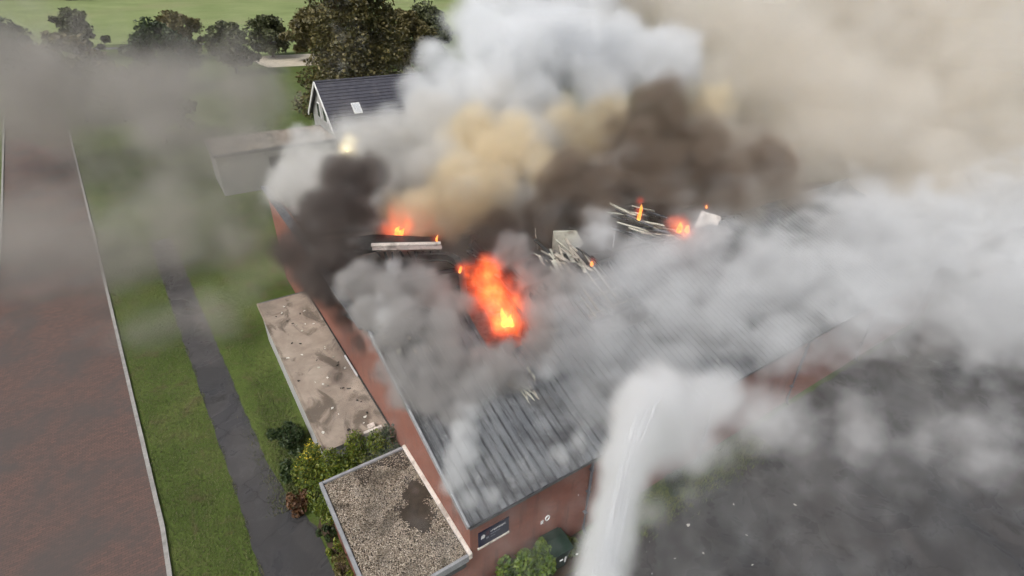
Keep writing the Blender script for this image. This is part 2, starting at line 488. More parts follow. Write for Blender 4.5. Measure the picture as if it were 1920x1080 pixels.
# ------------------------------------------------------------------ the burning hall
SL = 0.34                                   # pitch of the front roof: rise per metre
EH, RY, RH = 4.2, 6.6, 4.2 + 0.34 * 6.6     # eave height, ridge position and height
XE = 31.0                                   # far end of the hall
TH = 6.05                                   # wall top of the rear half
hall = empty('burning_hall', (0, 0, 0))
tag(hall, 'long red-brick hall with a smouldering ribbed sheet roof, burnt through along its ridge', 'hall')
w_ = MB(); w_.box(0, XE, 0.0, 0.28, 0, EH - 0.05); w_.build('front_wall', 'brick', hall)
w_ = MB(); w_.prism([(0, 0.28, 0), (0, 24, 0), (0, 24, TH), (0, RY + 0.9, TH), (0, RY, RH - 0.1), (0, 0.28, EH + 0.02)], (0.28, 0, 0)); w_.build('side_wall', 'brick', hall)
w_ = MB(); w_.box(0.28, XE, 23.7, 24, 0, 4.6); w_.build('rear_wall', 'brick', hall)
w_ = MB(); w_.box(XE - 0.28, XE, 0.28, 23.7, 0, 4.6); w_.build('end_wall', 'brick', hall)
w_ = MB(); w_.box(0.28, XE - 0.28, 0.28, 23.7, 0.02, 0.3); w_.build('floor_slab', 'ash', hall)
# inner partition stubs seen through the hole
for x, y, l, h in ((2.6, 9.0, 5.0, 3.6), (9.6, 9.4, 7.0, 4.0), (15.2, 8.6, 6.0, 3.8)):
    w_ = MB(); w_.box(x, x + 0.14, y, y + l, 0.3, h); w_.build('partition', 'ash', hall)

# ribbed roof sheets
def sheet_mesh(name, width, length, curl=0.0, torn=0.0, seed=0):
    r = random.Random(seed)
    prof = []                                # (x, z, flute)
    pitch = 0.29
    x = 0.0
    while x < width - 0.02:
        prof += [(x, 0.0, 0.0), (x + 0.105, 0.0, 0.15), (x + 0.13, -0.04, 1.0), (x + 0.175, -0.04, 1.0), (x + 0.2, 0.0, 0.15)]
        x += pitch
    prof.append((width + 0.02, 0.0, 0.0))
    ny = 9
    V, A = [], []
    for j in range(ny + 1):
        t = j / ny
        for (px, pz, fl) in prof:
            y = t * length
            if torn and j == ny:
                y -= torn * r.random()
            z = pz + 0.012 * math.sin(t * 5 + seed) + curl * max(0.0, t - 0.55) ** 2 * (1 + 0.5 * math.sin(px * 4 + seed))
            V.append((px, y, z)); A.append(fl)
    n = len(prof)
    F = [(j * n + i, j * n + i + 1, (j + 1) * n + i + 1, (j + 1) * n + i) for j in range(ny) for i in range(n - 1)]
    me = bpy.data.meshes.new(name)
    me.from_pydata(V, [], F)
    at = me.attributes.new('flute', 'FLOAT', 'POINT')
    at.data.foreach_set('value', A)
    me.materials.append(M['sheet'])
    return me
SW = 0.87
sheet_a = sheet_mesh('roof_sheet', SW, 3.75, seed=1)
sheet_b = sheet_mesh('roof_sheet', SW, 3.6, seed=2)
sheet_torn = [sheet_mesh('roof_sheet', SW, 3.45 - 0.1 * k, curl=0.12, torn=0.45, seed=5 + k) for k in range(3)]
sheet_stub = [sheet_mesh('roof_sheet', SW, 1.75 - 0.25 * k, curl=0.3, torn=0.35, seed=15 + k) for k in range(3)]
sheet_curl = [sheet_mesh('roof_sheet', SW, 3.4 - 0.3 * k, curl=1.0 + 0.6 * k, torn=0.5, seed=9 + k) for k in range(3)]
sheet_back = sheet_mesh('roof_sheet', SW, 3.6, seed=4)
ang = math.atan(SL)
def put_sheet(me, x, s, lift, tilt=0.0, yaw=0.0, roll=0.0):
    o = bpy.data.objects.new('roof_sheet', me)
    col.objects.link(o); o.parent = hall
    o.location = (x, s * math.cos(ang), EH + s * math.sin(ang) + lift)
    o.rotation_euler = Euler((ang + tilt, roll, yaw), 'XYZ')
    return o
ncol = int((XE + 0.3) / SW)
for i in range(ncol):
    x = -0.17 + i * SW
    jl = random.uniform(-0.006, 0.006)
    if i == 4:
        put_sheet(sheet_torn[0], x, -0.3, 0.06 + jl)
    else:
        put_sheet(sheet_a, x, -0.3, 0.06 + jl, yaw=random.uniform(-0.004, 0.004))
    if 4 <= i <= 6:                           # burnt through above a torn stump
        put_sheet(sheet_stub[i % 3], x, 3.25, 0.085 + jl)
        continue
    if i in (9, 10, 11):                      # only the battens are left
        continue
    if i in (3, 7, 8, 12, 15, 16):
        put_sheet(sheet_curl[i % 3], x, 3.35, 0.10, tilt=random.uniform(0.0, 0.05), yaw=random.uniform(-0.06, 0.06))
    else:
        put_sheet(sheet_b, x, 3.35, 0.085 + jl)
# back slope: only the two ends are left
for i in list(range(0, 3)) + list(range(22, ncol)):
    x = -0.17 + i * SW
    o = bpy.data.objects.new('roof_sheet', sheet_back)
    col.objects.link(o); o.parent = hall
    o.location = (x + SW, RY + 3.45 * math.cos(ang), RH + 0.06 - 3.45 * math.sin(ang))
    o.rotation_euler = Euler((ang, 0, math.pi), 'XYZ')
# buckled sheets fallen into the burnt-out part
M['sheet_burnt'] = noisy('burnt_sheet', (0.018, 0.016, 0.015), (0.09, 0.085, 0.08), 2.2, 0.75, 0.4, c3=(0.13, 0.07, 0.04), s3=1.4)
crumple = []
for k in range(4):
    me = sheet_mesh('roof_sheet', SW, 2.6 - 0.3 * k, curl=1.6 + 0.7 * k, torn=0.7, seed=21 + k); me.materials.clear(); me.materials.append(M['sheet_burnt']); crumple.append(me)
for k in range(20):
    o = bpy.data.objects.new('roof_sheet', crumple[k % 4]); col.objects.link(o); o.parent = hall
    x = random.uniform(5.5, 19.5); y = random.uniform(6.6, 10.5)
    o.location = (x, y, random.uniform(4.6, 6.1) - 0.15 * (y - 6.6))
    o.rotation_euler = (random.uniform(-0.7, 0.7), random.uniform(-0.6, 0.6), random.uniform(0, 6.28))
# trims and gutter
e = MB(); e.beam((-0.19, -0.3, EH + 0.06 - 0.1), (-0.19, RY, RH + 0.09), 0.07, 0.2); e.build('verge_trim', 'trim_grey', hall, 0.008)
e = MB(); e.beam((-0.06, RY + 0.95, TH + 0.06), (-0.06, 24, TH + 0.06), 0.42, 0.09); e.build('wall_coping', 'gutter', hall, 0.008)
g = MB()
prof = [(-0.0, 0.0), (0.0, -0.13), (-0.15, -0.13), (-0.17, 0.0), (-0.155, 0.0), (-0.138, -0.115), (-0.014, -0.115), (-0.014, 0.0)]
g.prism([(-0.15, y - 0.16, EH - 0.035 + z) for y, z in prof], (XE + 0.3, 0, 0)); g.build('gutter', 'gutter', hall)
e = MB(); e.box(-0.1, XE, -0.15, -0.004, EH - 0.3, EH - 0.17); e.build('soffit_board', 'timber', hall)
for k in range(5):
    x = 4.55 + k * 6.2
    d = MB()
    d.tube([(x, -0.24, EH - 0.1), (x, -0.22, EH - 0.28), (x, -0.1, EH - 0.5), (x, -0.09, 2.0), (x, -0.09, 0.25), (x + 0.02, -0.2, 0.06)], 0.05, 8)
    dp = d.build('downpipe', 'pipe', hall, smooth=True)
    for z in (3.3, 2.2, 1.1):
        b = MB(); b.box(x - 0.07, x + 0.07, -0.15, -0.003, z, z + 0.035); b.build('pipe_bracket', 'pipe', dp)
# exposed battens and charred rafters
def rafter(p, q, w=0.09, h=0.12, mat='timber'):
    r = MB(); r.beam(p, q, w, h); return r.build('rafter', mat, hall, 0.006)
def on_roof(x, y, dz=0.05):
    return (x, y, EH + SL * y + dz)
for k, x in enumerate((7.75, 8.1, 8.42, 8.75, 9.15, 9.55, 10.05)):
    y0, y1 = 4.0 + 0.2 * (k % 3), 7.35 - 0.25 * (k % 4)
    rafter(on_roof(x, y0, 0.02), on_roof(x + 0.05 * (k % 2), y1, 0.12 + 0.1 * (k % 3)), 0.085, 0.07, 'timber' if k % 3 else 'charred')
for y in (4.4, 5.1, 5.8, 6.5):
    rafter(on_roof(7.4, y, -0.06), on_roof(10.7, y + 0.03, -0.06), 0.07, 0.06, 'timber' if y < 6 else 'charred')
for k in range(26):
    x = 0.9 + k * 1.15
    if 3.5 < x < 6.0 and k % 2:
        continue
    drop = random.uniform(0.0, 1.3)
    rafter((x, 3.9, EH + SL * 3.9 - 0.2), (x + random.uniform(-0.05, 0.05), RY + 0.1, RH - 0.2 - 0.1 * drop), 0.09, 0.18, 'charred')
    if 2 < x < 19:
        y1 = random.uniform(8.0, 11.5)
        rafter((x, RY + 0.1, RH - 0.25), (x + random.uniform(-0.5, 0.5), y1, RH - 0.25 - SL * (y1 - RY) - drop), 0.08, 0.16, 'charred')
for z0, y in ((EH + SL * 2.2 - 0.16, 2.2), (EH + SL * 4.2 - 0.16, 4.2)):
    rafter((0.3, y, z0), (XE - 0.3, y, z0), 0.08, 0.16, 'charred')
rafter((0.3, RY, RH - 0.14), (3.3, RY, RH - 0.16), 0.1, 0.2, 'charred')
rafter((6.3, RY, RH - 0.14), (XE - 0.3, RY, RH - 0.14), 0.1, 0.2, 'charred')
# purlins of the rear half
for y in (11.5, 14.5, 17.5, 20.5):
    rafter((0.3, y, 5.5), (random.uniform(8, 12), y + random.uniform(-0.6, 0.6), random.uniform(3.8, 5.0)), 0.1, 0.2, 'charred')
    rafter((XE - 0.3, y, 5.0), (random.uniform(16, 20), y, random.uniform(3.2, 4.6)), 0.1, 0.2, 'charred')
# remnant of the rear flat roof with its pale edge board and the bent steel beam
rr = MB(); rr.prism([(0.3, 14.6, 5.95), (2.5, 13.45, 5.95), (5.25, 12.0, 5.95), (5.6, 13.2, 5.9), (3.1, 14.9, 5.95), (0.3, 15.6, 5.95)], (0, 0, 0.09)); rr.build('roof_deck', 'charred', hall)
fb = MB(); fb.beam((2.45, 13.42, 6.1), (5.28, 11.95, 6.08), 0.06, 0.2); fb.beam((2.45, 13.52, 6.23), (5.28, 12.05, 6.23), 0.28, 0.035)
o = fb.build('edge_board', 'trim_white', hall); o['label'] = 'pale edge board left standing on the burnt rear roof'
sb = MB()
pts = [(4.2, 12.5, 5.75), (5.0, 12.0, 5.8), (5.35, 11.4, 5.95), (5.42, 10.7, 6.0), (5.3, 10.1, 5.85), (5.1, 9.6, 5.55), (4.95, 9.25, 5.1)]
for a, b in zip(pts, pts[1:]):
    sb.beam(a, b, 0.3, 0.03); sb.beam(Vector(a) - Vector((0, 0, 0.34)), Vector(b) - Vector((0, 0, 0.34)), 0.3, 0.03); sb.beam(Vector(a) - Vector((0, 0, 0.17)), Vector(b) - Vector((0, 0, 0.17)), 0.04, 0.32)
o = sb.build('steel_beam', 'steel', hall); o['label'] = 'heat-bent black steel beam drooping from the roof edge'
for k in range(9):
    t = k / 8
    p = Vector((2.6, 13.3, 5.9)).lerp(Vector((5.1, 12.0, 5.9)), t)
    hg = MB(); hg.beam(p, p + Vector((random.uniform(-0.1, 0.15), -0.05, -random.uniform(0.2, 0.55))), 0.05, 0.05 + 0.06 * (k % 2)); hg.build('hanger', 'charred', hall)
# torn insulation, broken boards and panels on the roof
def shard(name, c, sx, sy, rot, mat, parent=hall, th=0.03, seed=0):
    r = random.Random(seed)
    n = 11
    poly = []
    for i in range(n):
        a = 2 * math.pi * i / n
        poly.append((math.cos(a) * sx * r.uniform(0.12, 0.65), math.sin(a) * sy * r.uniform(0.12, 0.65), 0))
    s_ = MB(); s_.prism(poly, (0, 0, th)); o = s_.build(name, mat, parent)
    o.location = c; o.rotation_euler = rot
    return o
for k in range(18):                                     # around the tear above the front half
    shard('insulation_scrap', on_roof(3.45 + random.uniform(-0.25, 0.75), 2.75 + random.uniform(-0.45, 0.45), 0.16), random.uniform(0.06, 0.16), random.uniform(0.3, 0.75), (ang + random.uniform(-0.15, 0.25), random.uniform(-0.3, 0.3), random.uniform(-0.35, 0.35)), random.choice(['insul', 'insul', 'timber']), seed=k, th=0.012)
for k in range(44):                                     # burst ridge at the gable
    shard('insulation_scrap', on_roof(random.uniform(0.0, 1.6), 6.2 + random.uniform(-1.1, 0.7), random.uniform(0.12, 0.3)), random.uniform(0.1, 0.5), random.uniform(0.05, 0.2), (random.uniform(0, 0.6), random.uniform(-0.5, 0.5), random.uniform(0, 6)), random.choice(['insul', 'timber', 'sheet']), seed=40 + k, th=0.015)
for k in range(34):                                     # splintered boards by the battens
    c = Vector(on_roof(random.uniform(7.6, 9.6), random.uniform(6.0, 7.8), random.uniform(0.1, 0.6)))
    d = Vector((random.uniform(-0.25, 0.35), random.uniform(-1, -0.5), random.uniform(-0.5, 0.1))).normalized() * random.uniform(0.15, 0.6)
    b = MB(); b.beam(c - d, c + d, random.uniform(0.05, 0.2), 0.03); b.build('broken_board', random.choice(['timber', 'insul', 'charred', 'timber']), hall)
for k in range(30):                                     # heap further along the ridge
    c = Vector(on_roof(random.uniform(12.6, 15.2), random.uniform(6.6, 8.6), random.uniform(0.0, 0.45)))
    d = Vector((random.uniform(0.7, 1.0), random.uniform(-0.75, -0.4), random.uniform(-0.45, -0.05))).normalized() * random.uniform(0.25, 0.85)
    b = MB(); b.beam(c - d, c + d, random.uniform(0.07, 0.3), 0.03); b.build('broken_board', random.choice(['timber', 'insul', 'steel', 'charred', 'sheet']), hall)
pn = MB(); pn.prism([(9.3, 8.7, 6.2), (10.3, 8.3, 6.0), (10.7, 8.2, 6.5), (10.35, 8.35, 7.15), (9.35, 8.75, 7.2)], (0.03, 0.08, 0)); o = pn.build('upright_panel', 'insul', hall); o['label'] = 'yellowed panel standing upright in the wreckage'
b = MB(); b.beam((8.75, 9.1, 6.3), (8.62, 9.2, 7.35), 0.12, 0.03); b.build('broken_board', 'timber', hall)
b = MB(); b.beam((11.8, 7.35, 6.4), (11.78, 7.4, 7.15), 0.09, 0.04); b.build('broken_board', 'white', hall)
pn = MB(); pn.prism([(16.9, 6.9, 6.35), (17.8, 6.3, 6.3), (18.3, 6.5, 6.75), (17.5, 7.1, 7.0)], (0.02, 0.06, 0.05)); pn.build('upright_panel', 'trim_white', hall)
b = MB(); b.beam(on_roof(12.25, 4.85, 0.17), on_roof(13.15, 3.2, 0.14), 0.2, 0.02); b.beam(on_roof(12.25, 4.85, 0.19), on_roof(13.15, 3.2, 0.16), 0.06, 0.04); b.build('flashing_strip', 'trim_grey', hall)
b = MB(); b.beam(on_roof(1.35, 3.9, 0.14), on_roof(1.55, 2.7, 0.13), 0.05, 0.03); b.build('flashing_strip', 'trim_grey', hall)
b = MB(); b.beam(on_roof(5.6, 4.75, 0.16), on_roof(6.15, 4.1, 0.16), 0.06, 0.03); b.build('broken_board', 'timber', hall)
# rafters' ridge cap pieces still on at the far end
for k in range(6):
    x = 20.0 + k * 1.8
    b = MB(); b.prism([(x, RY - 0.28, RH + 0.03), (x, RY, RH + 0.16), (x, RY + 0.28, RH + 0.03)], (1.75, 0, 0)); b.build('ridge_cap', 'sheet', hall)
# number-like marks on the wall above the bin
b = MB(); b.box(2.62, 2.72, -0.02, -0.003, 1.82, 1.98); b.build('wall_mark', 'print', hall)
b = MB()
for k in range(10):
    a0, a1 = 2 * math.pi * k / 10, 2 * math.pi * (k + 1) / 10
    b.beam((2.88 + 0.085 * math.cos(a0), -0.016, 1.98 + 0.11 * math.sin(a0)), (2.88 + 0.085 * math.cos(a1), -0.016, 1.98 + 0.11 * math.sin(a1)), 0.05, 0.02)
b.build('wall_mark', 'print', hall)

# ------------------------------------------------------------------ gravel-roofed annex
an = empty('gravel_annex', (-1.5, 2.3, 0))
tag(an, 'low annex with a pebble-covered flat roof, a bare dark patch in it', 'annex')
def local(o, root):
    o.location = o.location - root.location
    return o
AX0, AX1, AY0, AY1, AZ = -3.02, -0.004, -0.1, 4.72, 2.52
w_ = MB(); w_.box(AX0 + 0.1, AX1, AY0 + 0.1, AY1 - 0.1, 0.0, AZ - 0.02); local(w_.build('wall', 'brick', an), an)
w_ = MB(); w_.box(AX0 + 0.02, AX1 - 0.02, AY0 + 0.02, AY1 - 0.02, AZ - 0.015, AZ + 0.02); local(w_.build('roof_deck', 'bitumen', an), an)
for nm, bx in (('edge_trim', (AX0 - 0.05, AX0 + 0.06, AY0 - 0.05, AY1 + 0.05, AZ - 0.18, AZ + 0.1)),
               ('edge_trim', (AX0 + 0.062, AX1 - 0.12, AY0 - 0.05, AY0 + 0.05, AZ - 0.18, AZ + 0.098)),
               ('edge_trim', (AX0 + 0.062, AX1 - 0.12, AY1 - 0.05, AY1 + 0.05, AZ - 0.18, AZ + 0.098))):
    w_ = MB(); w_.box(*bx); local(w_.build(nm, 'trim_grey', an, 0.012), an)
w_ = MB(); w_.box(AX1 - 0.115, AX1 - 0.003, AY0 - 0.05, AY1 + 0.02, AZ - 0.1, AZ + 0.16); o = local(w_.build('wall_flashing', 'trim_white', an, 0.01), an)
o['label'] = 'long cream-white flashing board along the hall wall'
w_ = MB(); w_.box(AX0 + 0.1, AX1 - 0.2, AY0 - 0.02, AY0 + 0.09, AZ - 0.42, AZ - 0.19); local(w_.build('fascia_board', 'dark', an), an)
# pebbles, left out over the bare patch
N = 30000
P = np.stack([rng.uniform(AX0 + 0.08, AX1 - 0.13, N), rng.uniform(AY0 + 0.07, AY1 - 0.07, N)], 1)
def bare(P):
    q = np.minimum(np.hypot((P[:, 0] + 0.82) / 0.48, (P[:, 1] - 2.0) / 0.72), np.hypot((P[:, 0] + 0.5) / 0.42, (P[:, 1] - 2.7) / 0.6))
    return q + 0.16 * np.sin(P[:, 0] * 11 + P[:, 1] * 5) + 0.12 * np.sin(P[:, 1] * 13 - P[:, 0] * 7)
keep = bare(P) > rng.uniform(0.8, 1.3, N)
thin = (P[:, 1] > 4.1 + 0.3 * np.sin(P[:, 0] * 4)) & (P[:, 0] > -1.9) & (rng.uniform(size=N) < 0.75)
P = P[keep & ~thin]
n = len(P)
octv = np.array([(1, 0, 0), (0, 1, 0), (-1, 0, 0), (0, -1, 0), (0, 0, 1), (0, 0, -0.6)], dtype=float)
octf = np.array([(0, 1, 4), (1, 2, 4), (2, 3, 4), (3, 0, 4), (1, 0, 5), (2, 1, 5), (3, 2, 5), (0, 3, 5)])
s = rng.uniform(0.010, 0.025, (n, 1, 1))
V = octv[None] * s * rng.uniform(0.7, 1.4, (n, 6, 1))
a = rng.uniform(0, 6.28, n)
ca, sa = np.cos(a)[:, None], np.sin(a)[:, None]
X = V[..., 0] * ca - V[..., 1] * sa; Y = V[..., 0] * sa + V[..., 1] * ca
V = np.stack([X + P[:, :1], Y + P[:, 1:], V[..., 2] * 0.8 + AZ + 0.03 + rng.uniform(0, 0.02, (n, 1))], -1).reshape(-1, 3)
F = (octf[None] + (np.arange(n) * 6)[:, None, None]).reshape(-1, 3)
o = link('pebbles', raw_mesh('pebbles', V, F), 'gravel', an); tag(o, kind='stuff'); local(o, an)

# ------------------------------------------------------------------ dusty flat-roofed annex
ba = empty('dusty_annex', (-1.2, 12, 0))
tag(ba, 'low annex with a dusty beige felt roof, stained dark, beyond the shrubs', 'annex')
BX0, BX1, BY0, BY1, BZ = -2.5, -0.004, 6.25, 17.7, 2.3
w_ = MB(); w_.box(BX0 + 0.08, BX1, BY0 + 0.08, BY1 - 0.08, 0, BZ - 0.02); local(w_.build('wall', 'render_grey', ba), ba)
# felt laid in strips with slightly raised laps
ys = BY0 + 0.02
k = 0
while ys < BY1 - 0.05:
    ye = min(ys + 1.02, BY1 - 0.02)
    w_ = MB(); w_.box(BX0 + 0.02, BX1 - 0.05, ys, ye + 0.05 * (ye < BY1 - 0.05), BZ - 0.015, BZ + 0.012 + 0.003 * (k % 2)); local(w_.build('felt_strip', 'felt', ba), ba)
    ys = ye; k += 1
w_ = MB(); w_.box(BX0 - 0.03, BX0 + 0.05, BY0, BY1, BZ - 0.15, BZ + 0.035); local(w_.build('edge_trim', 'felt', ba, 0.01), ba)
w_ = MB(); w_.box(BX0 + 0.052, BX1 - 0.1, BY1 - 0.06, BY1 + 0.02, BZ - 0.15, BZ + 0.034); local(w_.build('edge_trim', 'gutter', ba, 0.01), ba)
w_ = MB(); w_.box(BX1 - 0.06, BX1 - 0.004, BY0, BY1, BZ + 0.016, BZ + 0.08); local(w_.build('wall_flashing', 'rust' if 'rust' in M else 'charred', ba), ba)
w_ = MB(); w_.box(BX1 - 0.12, BX1 - 0.062, 9.6, 11.2, BZ + 0.02, BZ + 0.1); local(w_.build('wall_flashing', 'white', ba), ba)
w_ = MB(); w_.box(-1.0, -0.3, BY0 - 0.03, BY0 + 0.09, BZ - 0.12, BZ + 0.14); w_.box(-0.78, -0.52, BY0 + 0.092, BY0 + 0.3, BZ + 0.02, BZ + 0.2); o = local(w_.build('edge_board', 'trim_white', ba, 0.01), ba); o['label'] = 'short white edge board with a vent box'
w_ = MB(); w_.box(-0.95, -0.35, BY0 + 0.04, BY0 + 0.078, 0.1, BZ - 0.2); dr = local(w_.build('door', 'white', ba), ba)
for k in range(40):
    x, y = random.uniform(BX0 + 0.2, BX1 - 0.2), random.uniform(BY0 + 0.5, BY1 - 1)
    o = shard('roof_litter', (x, y, BZ + 0.025), random.uniform(0.05, 0.2), random.uniform(0.04, 0.12), (0, 0, random.uniform(0, 6)), random.choice(['litter', 'charred', 'insul', 'charred']), ba, 0.02, 100 + k)
    local(o, ba)

# ------------------------------------------------------------------ wall sign
sg = empty('wall_sign', (0.8, 0, 2.4))
tag(sg, 'navy sign panel with white lettering on the hall front wall', 'sign')
def sbox(nm, x0, x1, z0, z1, y, mat, parent=sg):
    q = MB(); q.box(x0, x1, y, -0.0035, z0, z1); o = q.build(nm, mat, parent)
    if parent is sg: local(o, sg)
    return o
SX0, SX1, SZ0, SZ1 = 0.27, 1.34, 2.52, 3.2
sbox('panel', SX0, SX1, SZ0, SZ1, -0.03, 'navy')
sbox('bottom_rail', SX0 - 0.03, SX1 + 0.01, SZ0 - 0.07, SZ0 - 0.003, -0.055, 'trim_white')
def mark(nm, x0, x1, z0, z1, mat):
    q = MB(); q.box(x0, x1, -0.034, -0.0295, z0, z1); return local(q.build(nm, mat, sg), sg)
q = MB(); q.prism([(SX0 + 0.08, -0.034, 2.87), (SX0 + 0.2, -0.034, 2.87), (SX0 + 0.23, -0.034, 2.98), (SX0 + 0.17, -0.034, 3.05), (SX0 + 0.1, -0.034, 3.02)], (0, 0.0045, 0)); local(q.build('emblem', 'print', sg), sg)
mark('colour_block', SX0 + 0.25, SX0 + 0.37, 2.92, 3.12, 'maroon')
x = SX0 + 0.42
rl = random.Random(3)
while x < SX1 - 0.12:                                    # the row of white letters, too small to read in the photograph
    wd = rl.choice([0.035, 0.045, 0.05])
    q = MB()
    q.box(x, x + 0.012, -0.034, -0.0295, 2.98, 3.06)
    q.box(x + 0.0125, x + wd - 0.004, -0.034, -0.0295, rl.choice([2.98, 3.02, 3.045]), rl.choice([3.06, 3.06, 3.055]))
    if rl.random() < 0.5: q.box(x + wd - 0.012, x + wd, -0.0335, -0.0295, 2.98, 3.018)
    local(q.build('letter', 'print', sg), sg)
    x += wd + 0.012
mark('emblem', SX0 + 0.27, SX0 + 0.35, 2.76, 2.84, 'greyprint')
for r_, (a, b, mt) in enumerate(((SX0 + 0.42, SX1 - 0.35, 'greyprint'), (SX0 + 0.42, SX1 - 0.5, 'greyprint'))):
    x = a
    while x < b:
        wd = rl.uniform(0.02, 0.04)
        mark('letter', x, x + wd, 2.86 - 0.12 * r_, 2.9 - 0.12 * r_, mt)
        x += wd + 0.012

# ------------------------------------------------------------------ bin
bn = empty('rubbish_bin', (2.95, -0.5, 0), R(-4))
tag(bn, 'dark green lidded bin with pale numbers against the brick front wall', 'bin')
q = bmesh.new()
lo = [(-0.27, -0.27), (0.27, -0.27), (0.27, 0.27), (-0.27, 0.27)]; hi = [(-0.37, -0.37), (0.37, -0.37), (0.37, 0.36), (-0.37, 0.36)]
A_ = [q.verts.new((x, y, 0.12)) for x, y in lo]; B_ = [q.verts.new((x, y, 1.15)) for x, y in hi]
q.faces.new(A_[::-1]); q.faces.new(B_)
for i in range(4): q.faces.new((A_[i], A_[(i + 1) % 4], B_[(i + 1) % 4], B_[i]))
bmesh.ops.bevel(q, geom=list(q.edges), offset=0.03, segments=2, affect='EDGES')
me = bpy.data.meshes.new('body'); q.to_mesh(me); q.free(); link('body', me, 'bin', bn)
q = MB(); q.prism([(-0.41, -0.43, 1.17), (-0.41, 0.38, 1.2), (-0.41, 0.38, 1.27), (-0.41, 0.1, 1.31), (-0.41, -0.43, 1.22)], (0.82, 0, 0)); q.build('lid', 'bin', bn, 0.015)
q = MB(); q.tube([(-0.36, 0.43, 1.2), (0.36, 0.43, 1.2)], 0.025, 8); q.build('handle', 'bin', bn)
for sx in (-0.3, 0.3):
    q = MB(); q.tube([(sx - 0.04, 0.24, 0.12), (sx + 0.04, 0.24, 0.12)], 0.12, 14); q.build('wheel', 'rubber', bn)
q = MB(); q.box(0.06, 0.11, -0.37, -0.345, 0.72, 1.02); q.build('number', 'print', bn).rotation_euler = (R(5.5), 0, 0)
q = MB(); q.box(-0.14, -0.02, -0.37, -0.345, 0.93, 0.98); q.build('number', 'print', bn).rotation_euler = (R(5.5), 0, 0)

# ------------------------------------------------------------------ shrubs and weeds
def shrub(name, loc, rx, ry, h, n, mat, label, cat='shrub', group=None, leaf=0.07, lobes=9, flowers=None, stems=7, flat=0.0, spread=0.3):
    root = empty(name, loc)
    tag(root, label, cat, group)
    st = MB(); tips = []
    for k in range(stems):
        a = 2 * math.pi * k / stems + random.uniform(-0.3, 0.3)
        f = random.uniform(0.4, 0.85)
        tp = Vector((math.cos(a) * rx * f, math.sin(a) * ry * f, h * random.uniform(0.55, 0.9)))
        st.tube([(0.05 * math.cos(a), 0.05 * math.sin(a), -0.03), tp * 0.5 + Vector((0, 0, 0.1 * h)), tp], [0.022, 0.015, 0.006], 5)
        tips.append(tp)
    st.build('stem', 'bark', root)
    C = []
    for k in range(lobes):
        c = Vector(tips[k % len(tips)]) * random.uniform(0.6, 1.05) + Vector((random.uniform(-1, 1) * rx * spread, random.uniform(-1, 1) * ry * spread, random.uniform(-0.3, 0.25) * h))
        m_ = n // lobes
        d = rng.normal(size=(m_, 3)); d /= np.linalg.norm(d, axis=1, keepdims=True)
        rad = rng.uniform(0.35, 1.0, (m_, 1)) ** 0.5
        s_ = random.uniform(0.75, 1.2)
        C.append(np.array(c) + d * rad * np.array([rx * 0.42, ry * 0.42, h * 0.32]) * s_)
    C = np.concatenate(C)
    C[:, 2] = np.abs(C[:, 2]) + 0.02
    link('foliage', leaves_mesh('foliage', C, leaf, 1.7, flat), mat, root)
    if flowers:
        k = rng.choice(len(C), flowers)
        D = C[k]; D = D[np.argsort(-D[:, 2])][: flowers]
        D = D * np.array([1.06, 1.06, 1.04])
        tag(link('flowers', leaves_mesh('flowers', D, leaf * 1.1, 1.1, 0.2), 'petal', root), kind='stuff')
    return root
shrub('leafy_shrub', (1.3, -0.5, 0), 0.75, 0.5, 1.25, 2100, 'leaf_bright', 'bright green leafy shrub below the navy sign', leaf=0.085)
shrub('leafy_shrub', (2.15, -0.6, 0), 0.6, 0.45, 1.2, 1700, 'leaf_bright', 'bright green leafy shrub close beside the dark bin', leaf=0.085)
shrub('leafy_shrub', (0.5, -0.55, 0), 0.55, 0.45, 1.05, 1300, 'leaf_bright', 'smaller green shrub at the corner of the gravel annex', leaf=0.08)
shrub('hedge_shrub', (-2.45, 5.55, 0), 1.0, 0.85, 2.5, 6500, 'leaf_hedge', 'dense yellow-green shrub filling the gap between the two annexes', leaf=0.06, lobes=14)
shrub('hedge_shrub', (-1.55, 5.55, 0), 1.05, 0.85, 2.65, 6500, 'leaf_hedge', 'rounded green shrub between the annexes, below the white edge board', leaf=0.06, lobes=13)
shrub('hedge_shrub', (-0.65, 5.45, 0), 0.8, 0.7, 2.2, 3800, 'leaf_dark', 'low darker shrub between the annexes against the hall wall', leaf=0.06, lobes=11)
shrub('flowering_shrub', (-3.0, 6.5, 0), 0.5, 0.55, 2.4, 1800, 'leaf_hedge', 'tall shrub with yellow flowers at the corner of the dusty annex', leaf=0.055, flowers=420)
shrub('dark_shrub', (-3.45, 7.6, 0), 0.7, 0.9, 1.0, 2200, 'leaf_dark', 'dark green shrub on the lawn edge beside the dusty annex', leaf=0.07)
shrub('dark_shrub', (-3.3, 9.6, 0), 0.6, 0.9, 0.9, 2000, 'leaf_dark', 'low dark shrub by the wall of the dusty annex', leaf=0.07)
shrub('rusty_shrub', (-3.75, 6.35, 0), 0.42, 0.5, 0.7, 900, 'rust_leaf', 'rust-brown shrub at the edge of the footpath', leaf=0.07)
for k, (x, y, h, mt) in enumerate(((-3.2, 4.4, 0.6, 'leaf_dark'), (-3.22, 3.7, 0.7, 'leaf_hedge'), (-3.2, 2.9, 0.8, 'leaf_autumn'), (-3.25, 2.1, 0.9, 'leaf_hedge'), (-3.2, 1.3, 0.6, 'leaf_dark'), (-3.2, 0.5, 0.7, 'leaf_hedge'))):
    shrub('weed', (x, y, 0), 0.28, 0.35, h, 240, mt, 'straggly weed growing along the foot of the gravel annex', 'weed', 'weeds along the gravel annex', leaf=0.07, lobes=5, stems=6)
